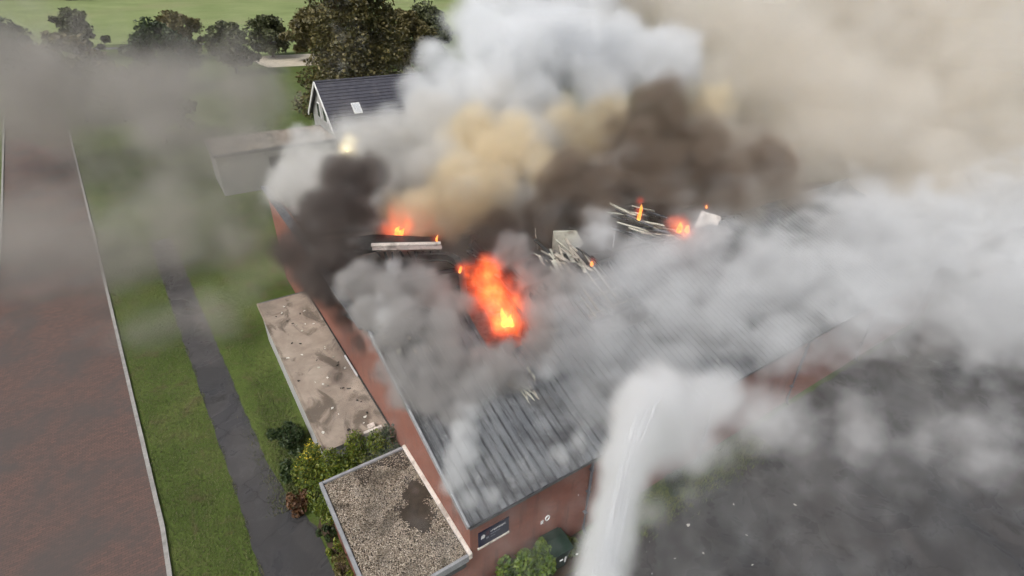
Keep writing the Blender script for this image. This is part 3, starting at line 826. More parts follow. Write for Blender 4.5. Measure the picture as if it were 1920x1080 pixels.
for k, (x, y) in enumerate(((3.75, -0.5), (4.15, -0.75), (5.2, -0.45), (6.2, -0.6), (7.4, -0.5), (8.8, -0.55))):
    shrub('low_plant', (x, y, 0), 0.45, 0.36, 0.55 + 0.1 * (k % 3), 700, 'leaf_dark' if k % 2 else 'leaf_hedge', 'low green plant growing along the foot of the front wall', 'plant', 'plants along the front wall', leaf=0.075, lobes=6)
# grass blades along bed and lawn
def grass(name, poly_fn, N, label, h=0.12, mat='leaf_hedge'):
    P = poly_fn(N)
    n = len(P)
    a = rng.uniform(0, 6.28, n); hh = h * rng.uniform(0.5, 1.3, n)
    dx, dy = np.cos(a), np.sin(a)
    b0 = np.stack([P[:, 0] - dx * 0.012, P[:, 1] - dy * 0.012, np.full(n, 0.012)], 1)
    b1 = np.stack([P[:, 0] + dx * 0.012, P[:, 1] + dy * 0.012, np.full(n, 0.012)], 1)
    t = np.stack([P[:, 0] - dy * hh * 0.6, P[:, 1] + dx * hh * 0.6, hh], 1)
    V = np.stack([b0, b1, t], 1).reshape(-1, 3)
    F = np.arange(3 * n).reshape(-1, 3)
    o = link(name, raw_mesh(name, V, F), mat); tag(o, label, 'grass', kind='stuff')
M['leaf_lawn'] = leaf_mat('lawn_blades', [(0.05, 0.07, 0.018), (0.08, 0.105, 0.028), (0.125, 0.135, 0.05), (0.16, 0.14, 0.07)])
def lawn_points(N):
    y = -3 + 34 * rng.uniform(0, 1, N) ** 1.6; t = rng.uniform(-0.02, 1.04, N) + 0.03 * np.sin(y * 3.1)
    xr = np.where(y < 8, -4.9 - 0.025 * (y + 20), -5.6 - 0.054 * (y - 8)) - 0.05
    xl = np.where(y < 8, -7.36 - 0.0214 * (y + 20), -7.9 - 0.075 * (y - 8)) + 0.05
    return np.stack([xl + (xr - xl) * t, y], 1)
grass('lawn_grass', lawn_points, 42000, 'short green lawn between the footpath and the brick road', 0.07, 'leaf_lawn')
grass('rough_grass', lambda N: np.stack([rng.uniform(-3.9, -2.55, N) - rng.uniform(0, 1, N) ** 3, 6.4 + rng.exponential(5.0, N)], 1), 12000, 'rough grass beside the dusty annex', 0.09, 'leaf_lawn')
grass('verge_grass', lambda N: np.stack([rng.uniform(4.5, 14, N), rng.normal(-0.75, 0.35, N).clip(-2, -0.1)], 1), 9000, 'wet grass tufts along the foot of the front wall', 0.16)

# litter on the asphalt
for k, (x, y, s_) in enumerate(((8.0, -1.95, 0.13), (7.6, -3.0, 0.07), (9.5, -3.4, 0.05), (6.6, -2.6, 0.05), (10.2, -2.3, 0.06), (12.2, -3.6, 0.07), (8.7, -4.2, 0.05))):
    o = shard('paper_scrap', (x, y, 0.02), s_ * 2, s_, (0.15, 0.1, k), 'litter', None, 0.006, 300 + k)
    tag(o, 'small pale scrap of paper lying on the wet asphalt', 'litter', 'scraps on the asphalt')

# ------------------------------------------------------------------ trees
def tree(name, loc, h, r, n, mat, label, group=None, trunk=0.3, kind='broad', leaf=0.22, clumps=46, base=0.22):
    root = empty(name, loc); tag(root, label, 'tree', group)
    tk = MB()
    tk.tube([(0, 0, -0.1), (0.03 * h * 0.3, 0, h * 0.3), (-0.01 * h, 0.01 * h, h * 0.62), (0, 0, h * 0.93)], [trunk * 1.25, trunk, trunk * 0.6, trunk * 0.12], 9)
    cl = []
    for k in range(clumps):
        t = (k + random.random()) / clumps
        a = k * 2.4 + random.uniform(-0.5, 0.5)
        z = h * (base + (0.97 - base) * t)
        if kind == 'conifer':
            rr_ = r * (1.05 - 0.72 * t ** 1.3) * random.uniform(0.45, 1.0)
            sz = r * random.uniform(0.24, 0.4) * (1.1 - 0.45 * t)
            tip = Vector((math.cos(a) * rr_, math.sin(a) * rr_, z - 0.12 * rr_))
        else:
            sh = math.sin(math.pi * min(1, 0.18 + 0.8 * t)) ** 0.6
            rr_ = r * sh * random.uniform(0.25, 1.15)
            sz = r * random.uniform(0.15, 0.4)
            tip = Vector((math.cos(a) * rr_, math.sin(a) * rr_, z))
        if k % 2 == 0:
            zb = max(0.1 * h, z - 0.14 * h - 0.25 * rr_ * (kind != 'conifer'))
            tk.tube([(0, 0, zb), tip * 0.55 + Vector((0, 0, 0.45 * (zb + z) - 0.55 * z + 0.0)), tip], [trunk * 0.32, trunk * 0.2, trunk * 0.06], 5)
        cl.append((tip, sz))
    tk.build('trunk', 'bark', root)
    C = []
    for tip, sz in cl:
        m_ = n // clumps
        d = rng.normal(size=(m_, 3)); d /= np.linalg.norm(d, axis=1, keepdims=True)
        d *= rng.uniform(0.25, 1.0, (m_, 1)) ** 0.45 * (1 + 0.25 * np.sin(d[:, :1] * 5 + tip.x) * np.cos(d[:, 1:2] * 6))
        C.append(np.array(tip) + d * np.array([sz, sz, sz * 0.72]))
    C = np.concatenate(C)
    link('crown', leaves_mesh('crown', C, leaf, 1.6, 0.2), mat, root)
    return root
tree('tall_conifer', (19.0, 62, 0), 22.0, 6.2, 34000, 'leaf_conifer', 'tall dark brown-green conifer behind the house with the dark tiled roof', trunk=0.45, kind='conifer', leaf=0.28, clumps=130, base=0.08)
tree('round_tree', (26.0, 108, 0), 9.0, 4.6, 7000, 'leaf_autumn', 'olive-brown round tree at the edge of the pasture, beside the conifer', trunk=0.3, leaf=0.4)
tree('round_tree', (19.5, 116, 0), 7.5, 4.0, 5000, 'leaf_far', 'grey-green tree by the pale gravel track', trunk=0.25, leaf=0.4)
tree('round_tree', (34.5, 84, 0), 10.5, 4.4, 9000, 'leaf_autumn', 'brownish tree standing right behind the conifer', trunk=0.3, leaf=0.34)
tree('round_tree', (40.0, 87, 0), 10.8, 4.8, 9000, 'leaf_far', 'dark olive tree half hidden by the white smoke', trunk=0.3, leaf=0.34)
spots = [(-4, 60, 8, 3.2), (-11, 74, 9.5, 4.0), (-1, 90, 9, 4.2), (10, 100, 8, 3.8), (4, 120, 8, 4), (-20, 104, 9, 4.2), (-12, 128, 8, 4.2)]
tree_labels = ['grey-green tree standing just beyond the grey outbuilding', 'olive-brown tree on the lawn between brick road and outbuilding', 'deep green tree behind the first garden trees beyond the outbuilding', 'grey-green tree next to the pale gravel track', 'olive-brown tree close to the country lane beyond the gravel track',
               'deep green tree where the brick road nears the country lane', 'grey-green tree on the lane verge beside the brick road']
for k, (x, y, h, r_) in enumerate(spots):
    tree('garden_tree', (x, y, 0), h, r_, 6500, ('leaf_far', 'leaf_autumn', 'leaf_dark')[k % 3], tree_labels[k], 'garden trees', trunk=0.24, leaf=0.34, clumps=36)
for k in range(26):
    x = -150 + k * 13 + random.uniform(-4, 4)
    tree('hedgerow_tree', (x, 320 + random.uniform(-14, 14) + 0.05 * x, 0), random.uniform(7, 11), random.uniform(5, 7.5), 900, ('leaf_far', 'leaf_dark')[k % 2], 'distant tree in the hedgerow along the far edge of the pasture', 'hedgerow trees', trunk=0.3, leaf=1.1, clumps=16, base=0.1)
# ------------------------------------------------------------------ house with dark tiled roof
def tiled_slope(name, x0, x1, ye, ze, yr, zr, rows, mat, parent):
    q = MB()
    for k in range(rows):
        t0, t1 = k / rows, (k + 1) / rows
        ya, yb = ye + (yr - ye) * t0, ye + (yr - ye) * t1
        za, zb = ze + (zr - ze) * t0, ze + (zr - ze) * t1
        q.prism([(x0, ya, za + 0.09), (x0, yb, zb + 0.03), (x0, yb, zb - 0.02), (x0, ya, za)], (x1 - x0, 0, 0))
    return q.build(name, mat, parent)
def house(name, label, origin, W, D, eave, ridge, wallm, roofm, front_windows, gable_windows, rz=0.0, skylight=None, rows=15):
    h = empty(name, origin, rz); tag(h, label, 'house')
    q = MB()
    q.prism([(0.1, 0, 0), (0.1, D, 0), (0.1, D, eave), (0.1, D / 2, ridge - 0.12), (0.1, 0, eave)], (W - 0.2, 0, 0)); q.build('wall', wallm, h)
    sl = (ridge - eave) / (D / 2)
    rf = tiled_slope('roof', -0.25, W + 0.25, -0.45, eave - 0.45 * sl + 0.05, D / 2, ridge + 0.05, rows, roofm, h)
    tiled_slope('roof', -0.25, W + 0.25, D + 0.45, eave - 0.45 * sl + 0.05, D / 2, ridge + 0.05, rows, roofm, h)
    q = MB(); q.tube([(-0.27, D / 2, ridge + 0.08), (W + 0.27, D / 2, ridge + 0.08)], 0.12, 8); q.build('ridge_cap', roofm, rf)
    for xg in (-0.3, W + 0.23):
        for s_ in (-1, 1):
            q = MB(); q.beam((xg + 0.03, D / 2 + s_ * (D / 2 + 0.47), eave - 0.45 * sl + 0.0), (xg + 0.03, D / 2 + 0.02 * s_, ridge + 0.03), 0.08, 0.24); q.build('barge_board', 'white', h)
    for (a, z0, wd, hh) in gable_windows:
        q = MB(); q.box(0.02, 0.097, a - 0.07, a + wd + 0.07, z0 - 0.07, z0 + hh + 0.07); wn = q.build('window', 'white', h)
        q = MB(); q.box(0.005, 0.018, a, a + wd, z0, z0 + hh); q.build('pane', 'glass', wn)
    for (a, z0, wd, hh) in front_windows:
        q = MB(); q.box(a - 0.07, a + wd + 0.07, -0.08, -0.003, z0 - 0.07, z0 + hh + 0.07); wn = q.build('window', 'white', h)
        q = MB(); q.box(a, a + wd, -0.095, -0.082, z0, z0 + hh); q.build('pane', 'glass', wn)
    q = MB(); q.box(-0.2, W + 0.2, -0.62, -0.48, eave - 0.45 * sl - 0.08, eave - 0.45 * sl + 0.02); q.build('gutter', 'gutter', h)
    if skylight:
        x0, x1, t0, t1 = skylight
        n_ = Vector((0, -sl, 1)).normalized()
        def pt(x, t): return Vector((x, D / 2 * t, eave + (ridge - eave) * t + 0.1))
        q = MB(); q.prism([pt(x0, t0), pt(x1, t0), pt(x1, t1), pt(x0, t1)], n_ * 0.08); sw = q.build('roof_window', 'white', rf)
        q = MB(); q.prism([pt(x0 + .07, t0 + .02) + n_ * 0.082, pt(x1 - .07, t0 + .02) + n_ * 0.082, pt(x1 - .07, t1 - .02) + n_ * 0.082, pt(x0 + .07, t1 - .02) + n_ * 0.082], n_ * 0.01); q.build('pane', 'skyglass', sw)
    return h
house('tiled_house', 'grey gabled house with dark tiled roof, white barge boards and one roof window', (9.3, 41.8, 0), 12.5, 7.2, 4.3, 7.55, 'render_grey', 'tile',
      [(2.5, 1.0, 1.6, 1.5), (6.5, 1.0, 1.6, 1.5)], [(2.2, 4.2, 0.9, 1.3), (4.3, 4.2, 0.7, 1.3), (1.2, 1.0, 1.4, 1.5)], skylight=(2.3, 3.1, 0.2, 0.44))
# grey flat-roofed outbuilding in front of it
ob = empty('flat_roofed_outbuilding', (3.6, 40.6, 0)); tag(ob, 'grey flat-roofed outbuilding with dark roof edge in front of the house', 'outbuilding')
q = MB(); q.box(-4.6, 5.4, 0, 5.2, 0, 3.3); q.build('wall', 'render_grey', ob)
q = MB(); q.box(-4.75, 5.5, -0.15, 5.35, 3.302, 3.58); q.build('roof_edge', 'dark', ob)
q = MB(); q.box(-4.6, 5.4, 0.0, 5.2, 3.584, 3.6); q.build('roof_deck', 'felt', ob)
q = MB(); q.box(-0.6, 0.9, -0.06, -0.003, 0.7, 2.8); wn = q.build('window', 'dark', ob)
for x in (-0.52, 0.18):
    q = MB(); q.box(x, x + 0.62, -0.075, -0.062, 0.8, 2.7); q.build('pane', 'glass', wn)
q = MB(); q.box(2.2, 3.2, -0.05, -0.003, 0.02, 2.2); dr = q.build('door', 'dark', ob)
q = MB(); q.box(2.3, 2.36, -0.1, -0.052, 1.0, 1.16); q.build('handle', 'white', dr)

# ------------------------------------------------------------------ smoke
def gmath(g, op, a, b=None, c=None, clamp=False):
    x = g.nodes.new('ShaderNodeMath'); x.operation = op; x.use_clamp = clamp
    for i, v in enumerate((a, b, c)):
        if v is None: continue
        if hasattr(v, 'is_linked'): g.links.new(v, x.inputs[i])
        else: x.inputs[i].default_value = v
    return x.outputs[0]
def gvec(g, op, a, b):
    x = g.nodes.new('ShaderNodeVectorMath'); x.operation = op
    for i, v in enumerate((a, b)):
        if v is None: continue
        if hasattr(v, 'is_linked'): g.links.new(v, x.inputs[i])
        else: x.inputs[i].default_value = v
    return x.outputs['Value'] if op == 'LENGTH' else x.outputs[0]

def volume_material(name, colour, density, aniso=0.1, emit=None):
    mt, n, out = new_mat(name)
    v = n.nodes.new('ShaderNodeVolumePrincipled')
    v.inputs['Color'].default_value = (*colour, 1)
    v.inputs['Density'].default_value = density
    v.inputs['Anisotropy'].default_value = aniso
    if emit:
        at = n.nodes.new('ShaderNodeAttribute'); at.attribute_name = 'density'
        pw = nd(n, 'ShaderNodeMath', _operation='POWER'); n.links.new(at.outputs['Fac'], pw.inputs[0]); pw.inputs[1].default_value = emit[3]
        ml = nd(n, 'ShaderNodeMath', _operation='MULTIPLY'); n.links.new(pw.outputs[0], ml.inputs[0]); ml.inputs[1].default_value = emit[2]
        n.links.new(ramp(n, at.outputs['Fac'], emit[0]), v.inputs['Emission Color'])
        n.links.new(ml.outputs[0], v.inputs['Emission Strength'])
    n.links.new(v.outputs[0], out.inputs['Volume'])
    return mt

def smoke(name, label, blobs, voxel, colour, density, scale=2.2, amp=0.55, warp=0.8, thresh=0.25, soft=0.35, seed=0.0, kind='stuff', cat='smoke', aniso=0.1, emit=None, loc=(0, 0, 0), rot=None, parent=None, billow=0.5, squash=(1, 1, 1), contrast=0.7):
    """blobs: (x, y, z, rx, ry, rz, weight) in the object's own space"""
    lo = [min(b[i] - b[i + 3] for b in blobs) - 0.3 - 1.2 * warp for i in range(3)]
    hi = [max(b[i] + b[i + 3] for b in blobs) + 0.3 + 1.2 * warp for i in range(3)]
    if parent is None and rot is None:
        lo[2] = max(lo[2], 0.05)
    res = [max(4, int((h - l) / voxel)) for l, h in zip(lo, hi)]
    g = bpy.data.node_groups.new(name, 'GeometryNodeTree')
    g.interface.new_socket('Geometry', in_out='OUTPUT', socket_type='NodeSocketGeometry')
    gout = g.nodes.new('NodeGroupOutput')
    vc = g.nodes.new('GeometryNodeVolumeCube')
    vc.inputs['Min'].default_value = lo; vc.inputs['Max'].default_value = hi
    for nm, v in zip('XYZ', res): vc.inputs['Resolution ' + nm].default_value = v
    pos = g.nodes.new('GeometryNodeInputPosition').outputs[0]
    ps = gvec(g, 'ADD', pos, (seed * 13.7, seed * 7.1, seed * 3.3))
    ps = gvec(g, 'MULTIPLY', ps, squash)
    nz = g.nodes.new('ShaderNodeTexNoise'); nz.inputs['Scale'].default_value = 0.55 / scale; nz.inputs['Detail'].default_value = 2.0
    g.links.new(ps, nz.inputs['Vector'])
    wv = gvec(g, 'MULTIPLY', gvec(g, 'SUBTRACT', nz.outputs['Color'], (0.5, 0.5, 0.5)), (warp * 4, warp * 4, warp * 4))
    pw = gvec(g, 'ADD', pos, wv)
    tot = None
    for (x, y, z, rx, ry, rz, wt) in blobs:
        d = gvec(g, 'LENGTH', gvec(g, 'MULTIPLY', gvec(g, 'SUBTRACT', pw, (x, y, z)), (1 / rx, 1 / ry, 1 / rz)), None)
        f = gmath(g, 'MULTIPLY', gmath(g, 'SUBTRACT', 1.0, d, clamp=True), wt)
        tot = f if tot is None else gmath(g, 'SMOOTH_MAX', tot, f, 0.15)
    n2 = g.nodes.new('ShaderNodeTexNoise'); n2.inputs['Scale'].default_value = 1.0 / scale; n2.inputs['Detail'].default_value = 5.0; n2.inputs['Roughness'].default_value = 0.64
    g.links.new(ps, n2.inputs['Vector'])
    vo = g.nodes.new('ShaderNodeTexVoronoi'); vo.feature = 'F1'; vo.inputs['Scale'].default_value = 1.1 / scale; vo.inputs['Detail'].default_value = 1.6; vo.inputs['Roughness'].default_value = 0.55
    g.links.new(gvec(g, 'ADD', ps, gvec(g, 'MULTIPLY', wv, (0.3, 0.3, 0.3))), vo.inputs['Vector'])
    puff = gmath(g, 'SUBTRACT', 0.5, vo.outputs['Distance'])
    nn = gmath(g, 'SUBTRACT', n2.outputs['Fac'], 0.5)
    mixn = gmath(g, 'ADD', gmath(g, 'MULTIPLY', nn, amp * 2 * (1 - billow)), gmath(g, 'MULTIPLY', puff, amp * billow))
    val = gmath(g, 'SUBTRACT', gmath(g, 'ADD', tot, mixn), thresh)
    inside = gmath(g, 'MULTIPLY', tot, 6.0, clamp=True)
    mr = g.nodes.new('ShaderNodeMapRange'); mr.interpolation_type = 'SMOOTHSTEP'
    g.links.new(val, mr.inputs['Value']); mr.inputs['From Min'].default_value = 0.0; mr.inputs['From Max'].default_value = soft
    n3 = g.nodes.new('ShaderNodeTexNoise'); n3.inputs['Scale'].default_value = 1.7 / scale; n3.inputs['Detail'].default_value = 6.0; n3.inputs['Roughness'].default_value = 0.68; n3.inputs['Distortion'].default_value = 0.6
    g.links.new(ps, n3.inputs['Vector'])
    fine = g.nodes.new('ShaderNodeMapRange'); g.links.new(n3.outputs['Fac'], fine.inputs['Value'])
    for nm, v in (('From Min', 0.34), ('From Max', 0.66), ('To Min', 1 - contrast), ('To Max', 1 + contrast)): fine.inputs[nm].default_value = v
    dens = gmath(g, 'MULTIPLY', gmath(g, 'MULTIPLY', mr.outputs['Result'], fine.outputs['Result']), inside)
    g.links.new(dens, vc.inputs['Density'])
    sm = g.nodes.new('GeometryNodeSetMaterial')
    mat = volume_material(name, colour, density, aniso, emit)
    sm.inputs['Material'].default_value = mat
    g.links.new(vc.outputs[0], sm.inputs[0]); g.links.new(sm.outputs[0], gout.inputs[0])
    me = bpy.data.meshes.new(name)
    o = link(name, me, mat, parent)
    o.location = loc
    if rot is not None: o.rotation_euler = rot
    md = o.modifiers.new('smoke', 'NODES'); md.node_group = g
    tag(o, label, cat, kind=kind)
    return o

smoke('white_smoke', 'billowing white smoke rising high above the burning hall', [(11.6, 24.8, 12.1, 2.81, 2.81, 2.66, 1.00), (13.7, 23.3, 13.8, 3.96, 3.96, 3.76, 1.00), (14.6, 20.4, 12.6, 5.52, 5.52, 5.24, 1.00), (17.8, 19.9, 13.1, 5.69, 5.69, 5.41, 1.00), (19.7, 17.1, 12.9, 5.04, 5.04, 4.79, 1.00), (21.2, 14.6, 12.9, 3.95, 3.95, 3.75, 1.00), (11.0, 20.0, 10.9, 3.95, 3.95, 3.75, 1.00), (19.5, 25.4, 16.4, 6.48, 6.48, 6.16, 1.00), (19.0, 27.3, 16.6, 5.00, 5.00, 4.75, 1.00), (21.9, 22.1, 15.9, 5.25, 5.25, 4.99, 1.00), (14.3, 17.7, 10.7, 3.72, 3.72, 3.53, 1.00), (17.5, 15.8, 11.0, 3.02, 3.02, 2.87, 1.00), (9.6, 23.3, 10.1, 2.28, 2.28, 2.16, 1.00), (7.8, 23.7, 9.0, 1.58, 1.58, 1.50, 1.00), (5.6, 24.6, 8.3, 1.29, 1.29, 1.22, 1.00), (4.1, 26.2, 8.1, 1.11, 1.11, 1.05, 0.80), (3.1, 27.5, 7.9, 1.12, 1.12, 1.07, 0.80), (9.1, 21.1, 9.6, 2.60, 2.60, 2.47, 1.00)], 0.3, (0.92, 0.928, 0.938), 1.2, scale=3.0, amp=0.7, warp=0.7, thresh=0.16, soft=0.38, seed=1, billow=0.6)
smoke('drifting_smoke', 'pale grey-tan smoke drifting behind the white plume', [(26.8, 28.4, 15.6, 8.19, 8.19, 7.78, 1.00), (28.7, 23.9, 15.1, 8.40, 8.40, 7.98, 1.00), (30.7, 18.7, 13.7, 7.98, 7.98, 7.58, 1.00), (31.0, 13.8, 11.2, 8.10, 8.10, 7.70, 1.00), (41.2, 14.4, 13.7, 12.00, 12.00, 11.40, 1.00), (50.9, 11.5, 14.8, 13.86, 13.86, 13.17, 1.00), (42.1, 7.4, 8.9, 11.40, 11.40, 10.83, 1.00), (27.1, 14.5, 10.4, 4.20, 4.20, 3.99, 1.00), (24.1, 12.5, 8.8, 2.97, 2.97, 2.82, 1.00), (31.7, 9.2, 9.3, 7.65, 7.65, 7.27, 1.00), (33.4, 4.3, 6.3, 7.43, 7.43, 7.05, 1.00), (39.9, 1.7, 6.7, 7.65, 7.65, 7.27, 1.00), (24.3, 8.4, 7.3, 3.72, 3.72, 3.53, 1.00)], 0.6, (0.86, 0.83, 0.78), 0.5, scale=4.5, amp=1.0, warp=1.0, thresh=0.1, soft=0.5, seed=2, billow=0.3)
smoke('wind_blown_smoke', 'thin grey smoke blown across the lawn and the brick road', [(-2.6, 16.6, 3.3, 1.95, 1.95, 1.85, 1.00), (-4.6, 18.3, 1.7, 2.43, 2.43, 2.31, 1.00), (-7.2, 20.3, 0.1, 2.94, 2.94, 2.79, 1.00), (-10.6, 22.7, -1.6, 3.48, 3.48, 3.31, 1.00), (-13.9, 25.5, -2.8, 4.05, 4.05, 3.85, 1.00), (2.2, 37.1, 8.6, 6.00, 6.00, 5.70, 1.00), (-1.6, 35.6, 7.0, 6.84, 6.84, 6.50, 1.00), (-5.2, 44.4, 7.9, 8.82, 8.82, 8.38, 1.00), (-10.0, 47.0, 7.0, 9.45, 9.45, 8.98, 1.00), (-13.2, 53.3, 8.7, 9.90, 9.90, 9.40, 1.00), (0.1, 27.8, 5.5, 5.10, 5.10, 4.84, 1.00), (-5.0, 29.2, 2.8, 6.12, 6.12, 5.81, 1.00), (-9.8, 29.6, 0.9, 5.94, 5.94, 5.64, 1.00), (-13.2, 33.3, 0.8, 6.63, 6.63, 6.30, 1.00), (-3.1, 22.6, 3.3, 3.60, 3.60, 3.42, 1.00), (-1.3, 17.5, 3.7, 2.03, 2.03, 1.92, 1.00)], 0.6, (0.56, 0.53, 0.5), 0.24, scale=4.5, amp=0.8, warp=1.2, thresh=0.16, soft=0.6, seed=9, billow=0.2)
smoke('grey_smoke', 'mid grey smoke below the white plume', [(6.8, 20.7, 7.9, 4.19, 4.19, 3.98, 1.00), (5.9, 22.8, 7.9, 2.88, 2.88, 2.74, 1.00), (8.9, 20.1, 9.0, 3.95, 3.95, 3.75, 1.00), (8.4, 16.6, 7.6, 3.48, 3.48, 3.31, 1.00), (3.3, 22.2, 6.7, 3.02, 3.02, 2.87, 1.00), (2.6, 25.4, 6.5, 2.97, 2.97, 2.82, 1.00), (1.6, 19.9, 5.9, 2.39, 2.39, 2.27, 1.00), (15.0, 15.9, 8.9, 3.72, 3.72, 3.53, 1.00), (12.3, 18.5, 9.8, 3.72, 3.72, 3.53, 1.00), (0.8, 20.8, 6.4, 2.39, 2.39, 2.27, 1.00), (9.5, 18.5, 9.3, 3.15, 3.15, 2.99, 1.00), (6.8, 18.0, 7.1, 3.10, 3.10, 2.94, 1.00), (4.9, 18.1, 6.5, 2.61, 2.61, 2.48, 1.00), (12.6, 15.0, 8.2, 3.10, 3.10, 2.94, 1.00), (9.9, 13.0, 7.0, 2.47, 2.47, 2.35, 1.00), (18.0, 13.9, 9.9, 2.29, 2.29, 2.17, 1.00)], 0.3, (0.82, 0.81, 0.79), 1.1, scale=2.3, amp=0.75, warp=0.5, thresh=0.14, soft=0.35, seed=3)
smoke('tan_smoke', 'yellow-tan smoke over the rear of the hall', [(11.4, 15.3, 9.5, 2.05, 2.05, 1.95, 1.40), (10.3, 14.7, 8.7, 2.18, 2.18, 2.07, 1.50), (9.0, 13.6, 7.9, 2.27, 2.27, 2.15, 1.50), (7.3, 12.9, 7.4, 2.18, 2.18, 2.07, 1.50), (6.2, 12.7, 6.9, 1.77, 1.77, 1.68, 1.40), (15.1, 13.4, 9.5, 2.17, 2.17, 2.07, 1.50), (17.0, 14.1, 10.1, 2.07, 2.07, 1.97, 1.40), (14.0, 13.1, 8.9, 1.80, 1.80, 1.71, 1.30), (5.7, 14.3, 6.8, 1.99, 1.99, 1.89, 1.50), (4.9, 15.5, 6.7, 1.86, 1.86, 1.77, 1.30), (7.8, 15.4, 8.0, 2.15, 2.15, 2.05, 1.30), (9.8, 17.3, 9.2, 2.64, 2.64, 2.51, 1.20), (12.2, 14.0, 8.6, 2.14, 2.14, 2.03, 1.20), (14.9, 15.3, 9.9, 2.25, 2.25, 2.14, 1.10), (24.8, 13.1, 10.2, 2.23, 2.23, 2.12, 1.00)], 0.32, (0.935, 0.855, 0.69), 1.2, scale=1.7, amp=0.8, warp=0.4, thresh=0.14, soft=0.4, seed=4)
smoke('brown_smoke', 'dark brown smoke boiling up behind the ridge', [(18.1, 11.6, 10.7, 3.21, 3.21, 3.05, 1.00), (15.8, 10.5, 9.0, 3.51, 3.51, 3.33, 1.00), (12.8, 10.7, 8.5, 2.78, 2.78, 2.64, 1.00), (11.5, 11.2, 7.9, 2.39, 2.39, 2.27, 1.00), (19.2, 9.6, 9.0, 3.21, 3.21, 3.05, 1.00), (9.5, 10.6, 7.1, 1.91, 1.91, 1.82, 1.00), (9.2, 9.6, 6.5, 1.58, 1.58, 1.50, 1.00), (7.9, 10.9, 6.5, 1.52, 1.52, 1.44, 1.00), (20.0, 8.2, 7.8, 2.56, 2.56, 2.44, 1.00), (12.7, 9.3, 7.4, 1.95, 1.95, 1.85, 1.00), (23.5, 8.0, 7.9, 3.15, 3.15, 2.99, 1.00), (7.1, 11.5, 6.2, 1.34, 1.34, 1.27, 1.00), (16.0, 8.6, 7.6, 2.03, 2.03, 1.92, 1.00)], 0.3, (0.38, 0.31, 0.25), 1.2, scale=2.2, amp=0.75, warp=0.5, thresh=0.14, soft=0.4, seed=5)
smoke('hall_smoke', 'thick grey-brown smoke filling the open shell of the hall', [(5.4, 16.6, 4.8, 2.61, 2.61, 2.48, 1.00), (6.6, 13.4, 5.5, 2.23, 2.23, 2.12, 1.00), (9.0, 12.2, 6.0, 2.43, 2.43, 2.31, 1.00), (11.4, 10.8, 6.3, 2.43, 2.43, 2.31, 1.00), (14.4, 10.1, 6.2, 2.52, 2.52, 2.39, 1.00), (17.2, 9.0, 6.3, 2.56, 2.56, 2.44, 1.00), (20.1, 7.8, 6.4, 2.61, 2.61, 2.48, 1.00), (3.8, 17.2, 5.2, 2.14, 2.14, 2.03, 1.00), (23.6, 7.0, 6.6, 3.15, 3.15, 2.99, 1.00), (5.8, 24.1, 5.7, 3.57, 3.57, 3.39, 1.00), (8.6, 20.6, 5.6, 3.46, 3.46, 3.29, 1.00), (12.3, 17.3, 6.3, 3.36, 3.36, 3.19, 1.00), (16.3, 14.6, 6.4, 3.36, 3.36, 3.19, 1.00), (20.5, 12.3, 7.1, 3.36, 3.36, 3.19, 1.00), (25.6, 10.5, 7.5, 3.96, 3.96, 3.76, 1.00), (3.0, 20.0, 5.3, 2.70, 2.70, 2.56, 1.00)], 0.45, (0.62, 0.57, 0.51), 0.6, scale=3.0, amp=0.4, warp=0.9, thresh=0.08, soft=0.5, seed=10, billow=0.3)
smoke('black_smoke', 'dense black smoke pouring over the side wall of the hall', [(2.6, 16.1, 8.3, 1.76, 1.76, 1.67, 1.70), (3.8, 16.2, 8.6, 1.40, 1.40, 1.33, 1.40), (1.4, 15.0, 7.5, 1.84, 1.84, 1.75, 1.90), (0.3, 14.4, 6.7, 1.73, 1.73, 1.64, 1.90), (-0.4, 14.5, 6.1, 1.51, 1.51, 1.44, 1.80), (2.4, 14.8, 7.3, 1.35, 1.35, 1.28, 1.50), (-0.1, 12.6, 6.1, 1.51, 1.51, 1.44, 1.90), (-0.5, 13.3, 5.9, 1.26, 1.26, 1.20, 1.70), (1.1, 13.5, 6.3, 1.22, 1.22, 1.16, 1.60), (-0.2, 11.1, 5.7, 1.06, 1.06, 1.00, 1.80), (-0.5, 11.9, 5.7, 0.87, 0.87, 0.83, 1.40), (-0.1, 9.7, 5.3, 0.76, 0.76, 0.73, 1.60), (-0.0, 8.1, 5.0, 0.61, 0.61, 0.58, 1.50), (0.0, 6.5, 4.7, 0.52, 0.52, 0.50, 1.40), (-1.0, 15.8, 5.8, 1.26, 1.26, 1.20, 1.10), (2.4, 5.9, 5.2, 1.01, 1.01, 0.96, 1.35), (1.9, 6.6, 5.3, 0.78, 0.78, 0.74, 1.20), (0.5, 6.2, 4.9, 0.81, 0.81, 0.77, 1.40), (2.7, 4.7, 5.0, 0.75, 0.75, 0.71, 1.10), (0.9, 9.9, 5.8, 0.84, 0.84, 0.80, 1.30)], 0.34, (0.2, 0.17, 0.155), 2.2, scale=2.0, amp=0.6, warp=0.35, thresh=0.16, soft=0.5, seed=6)
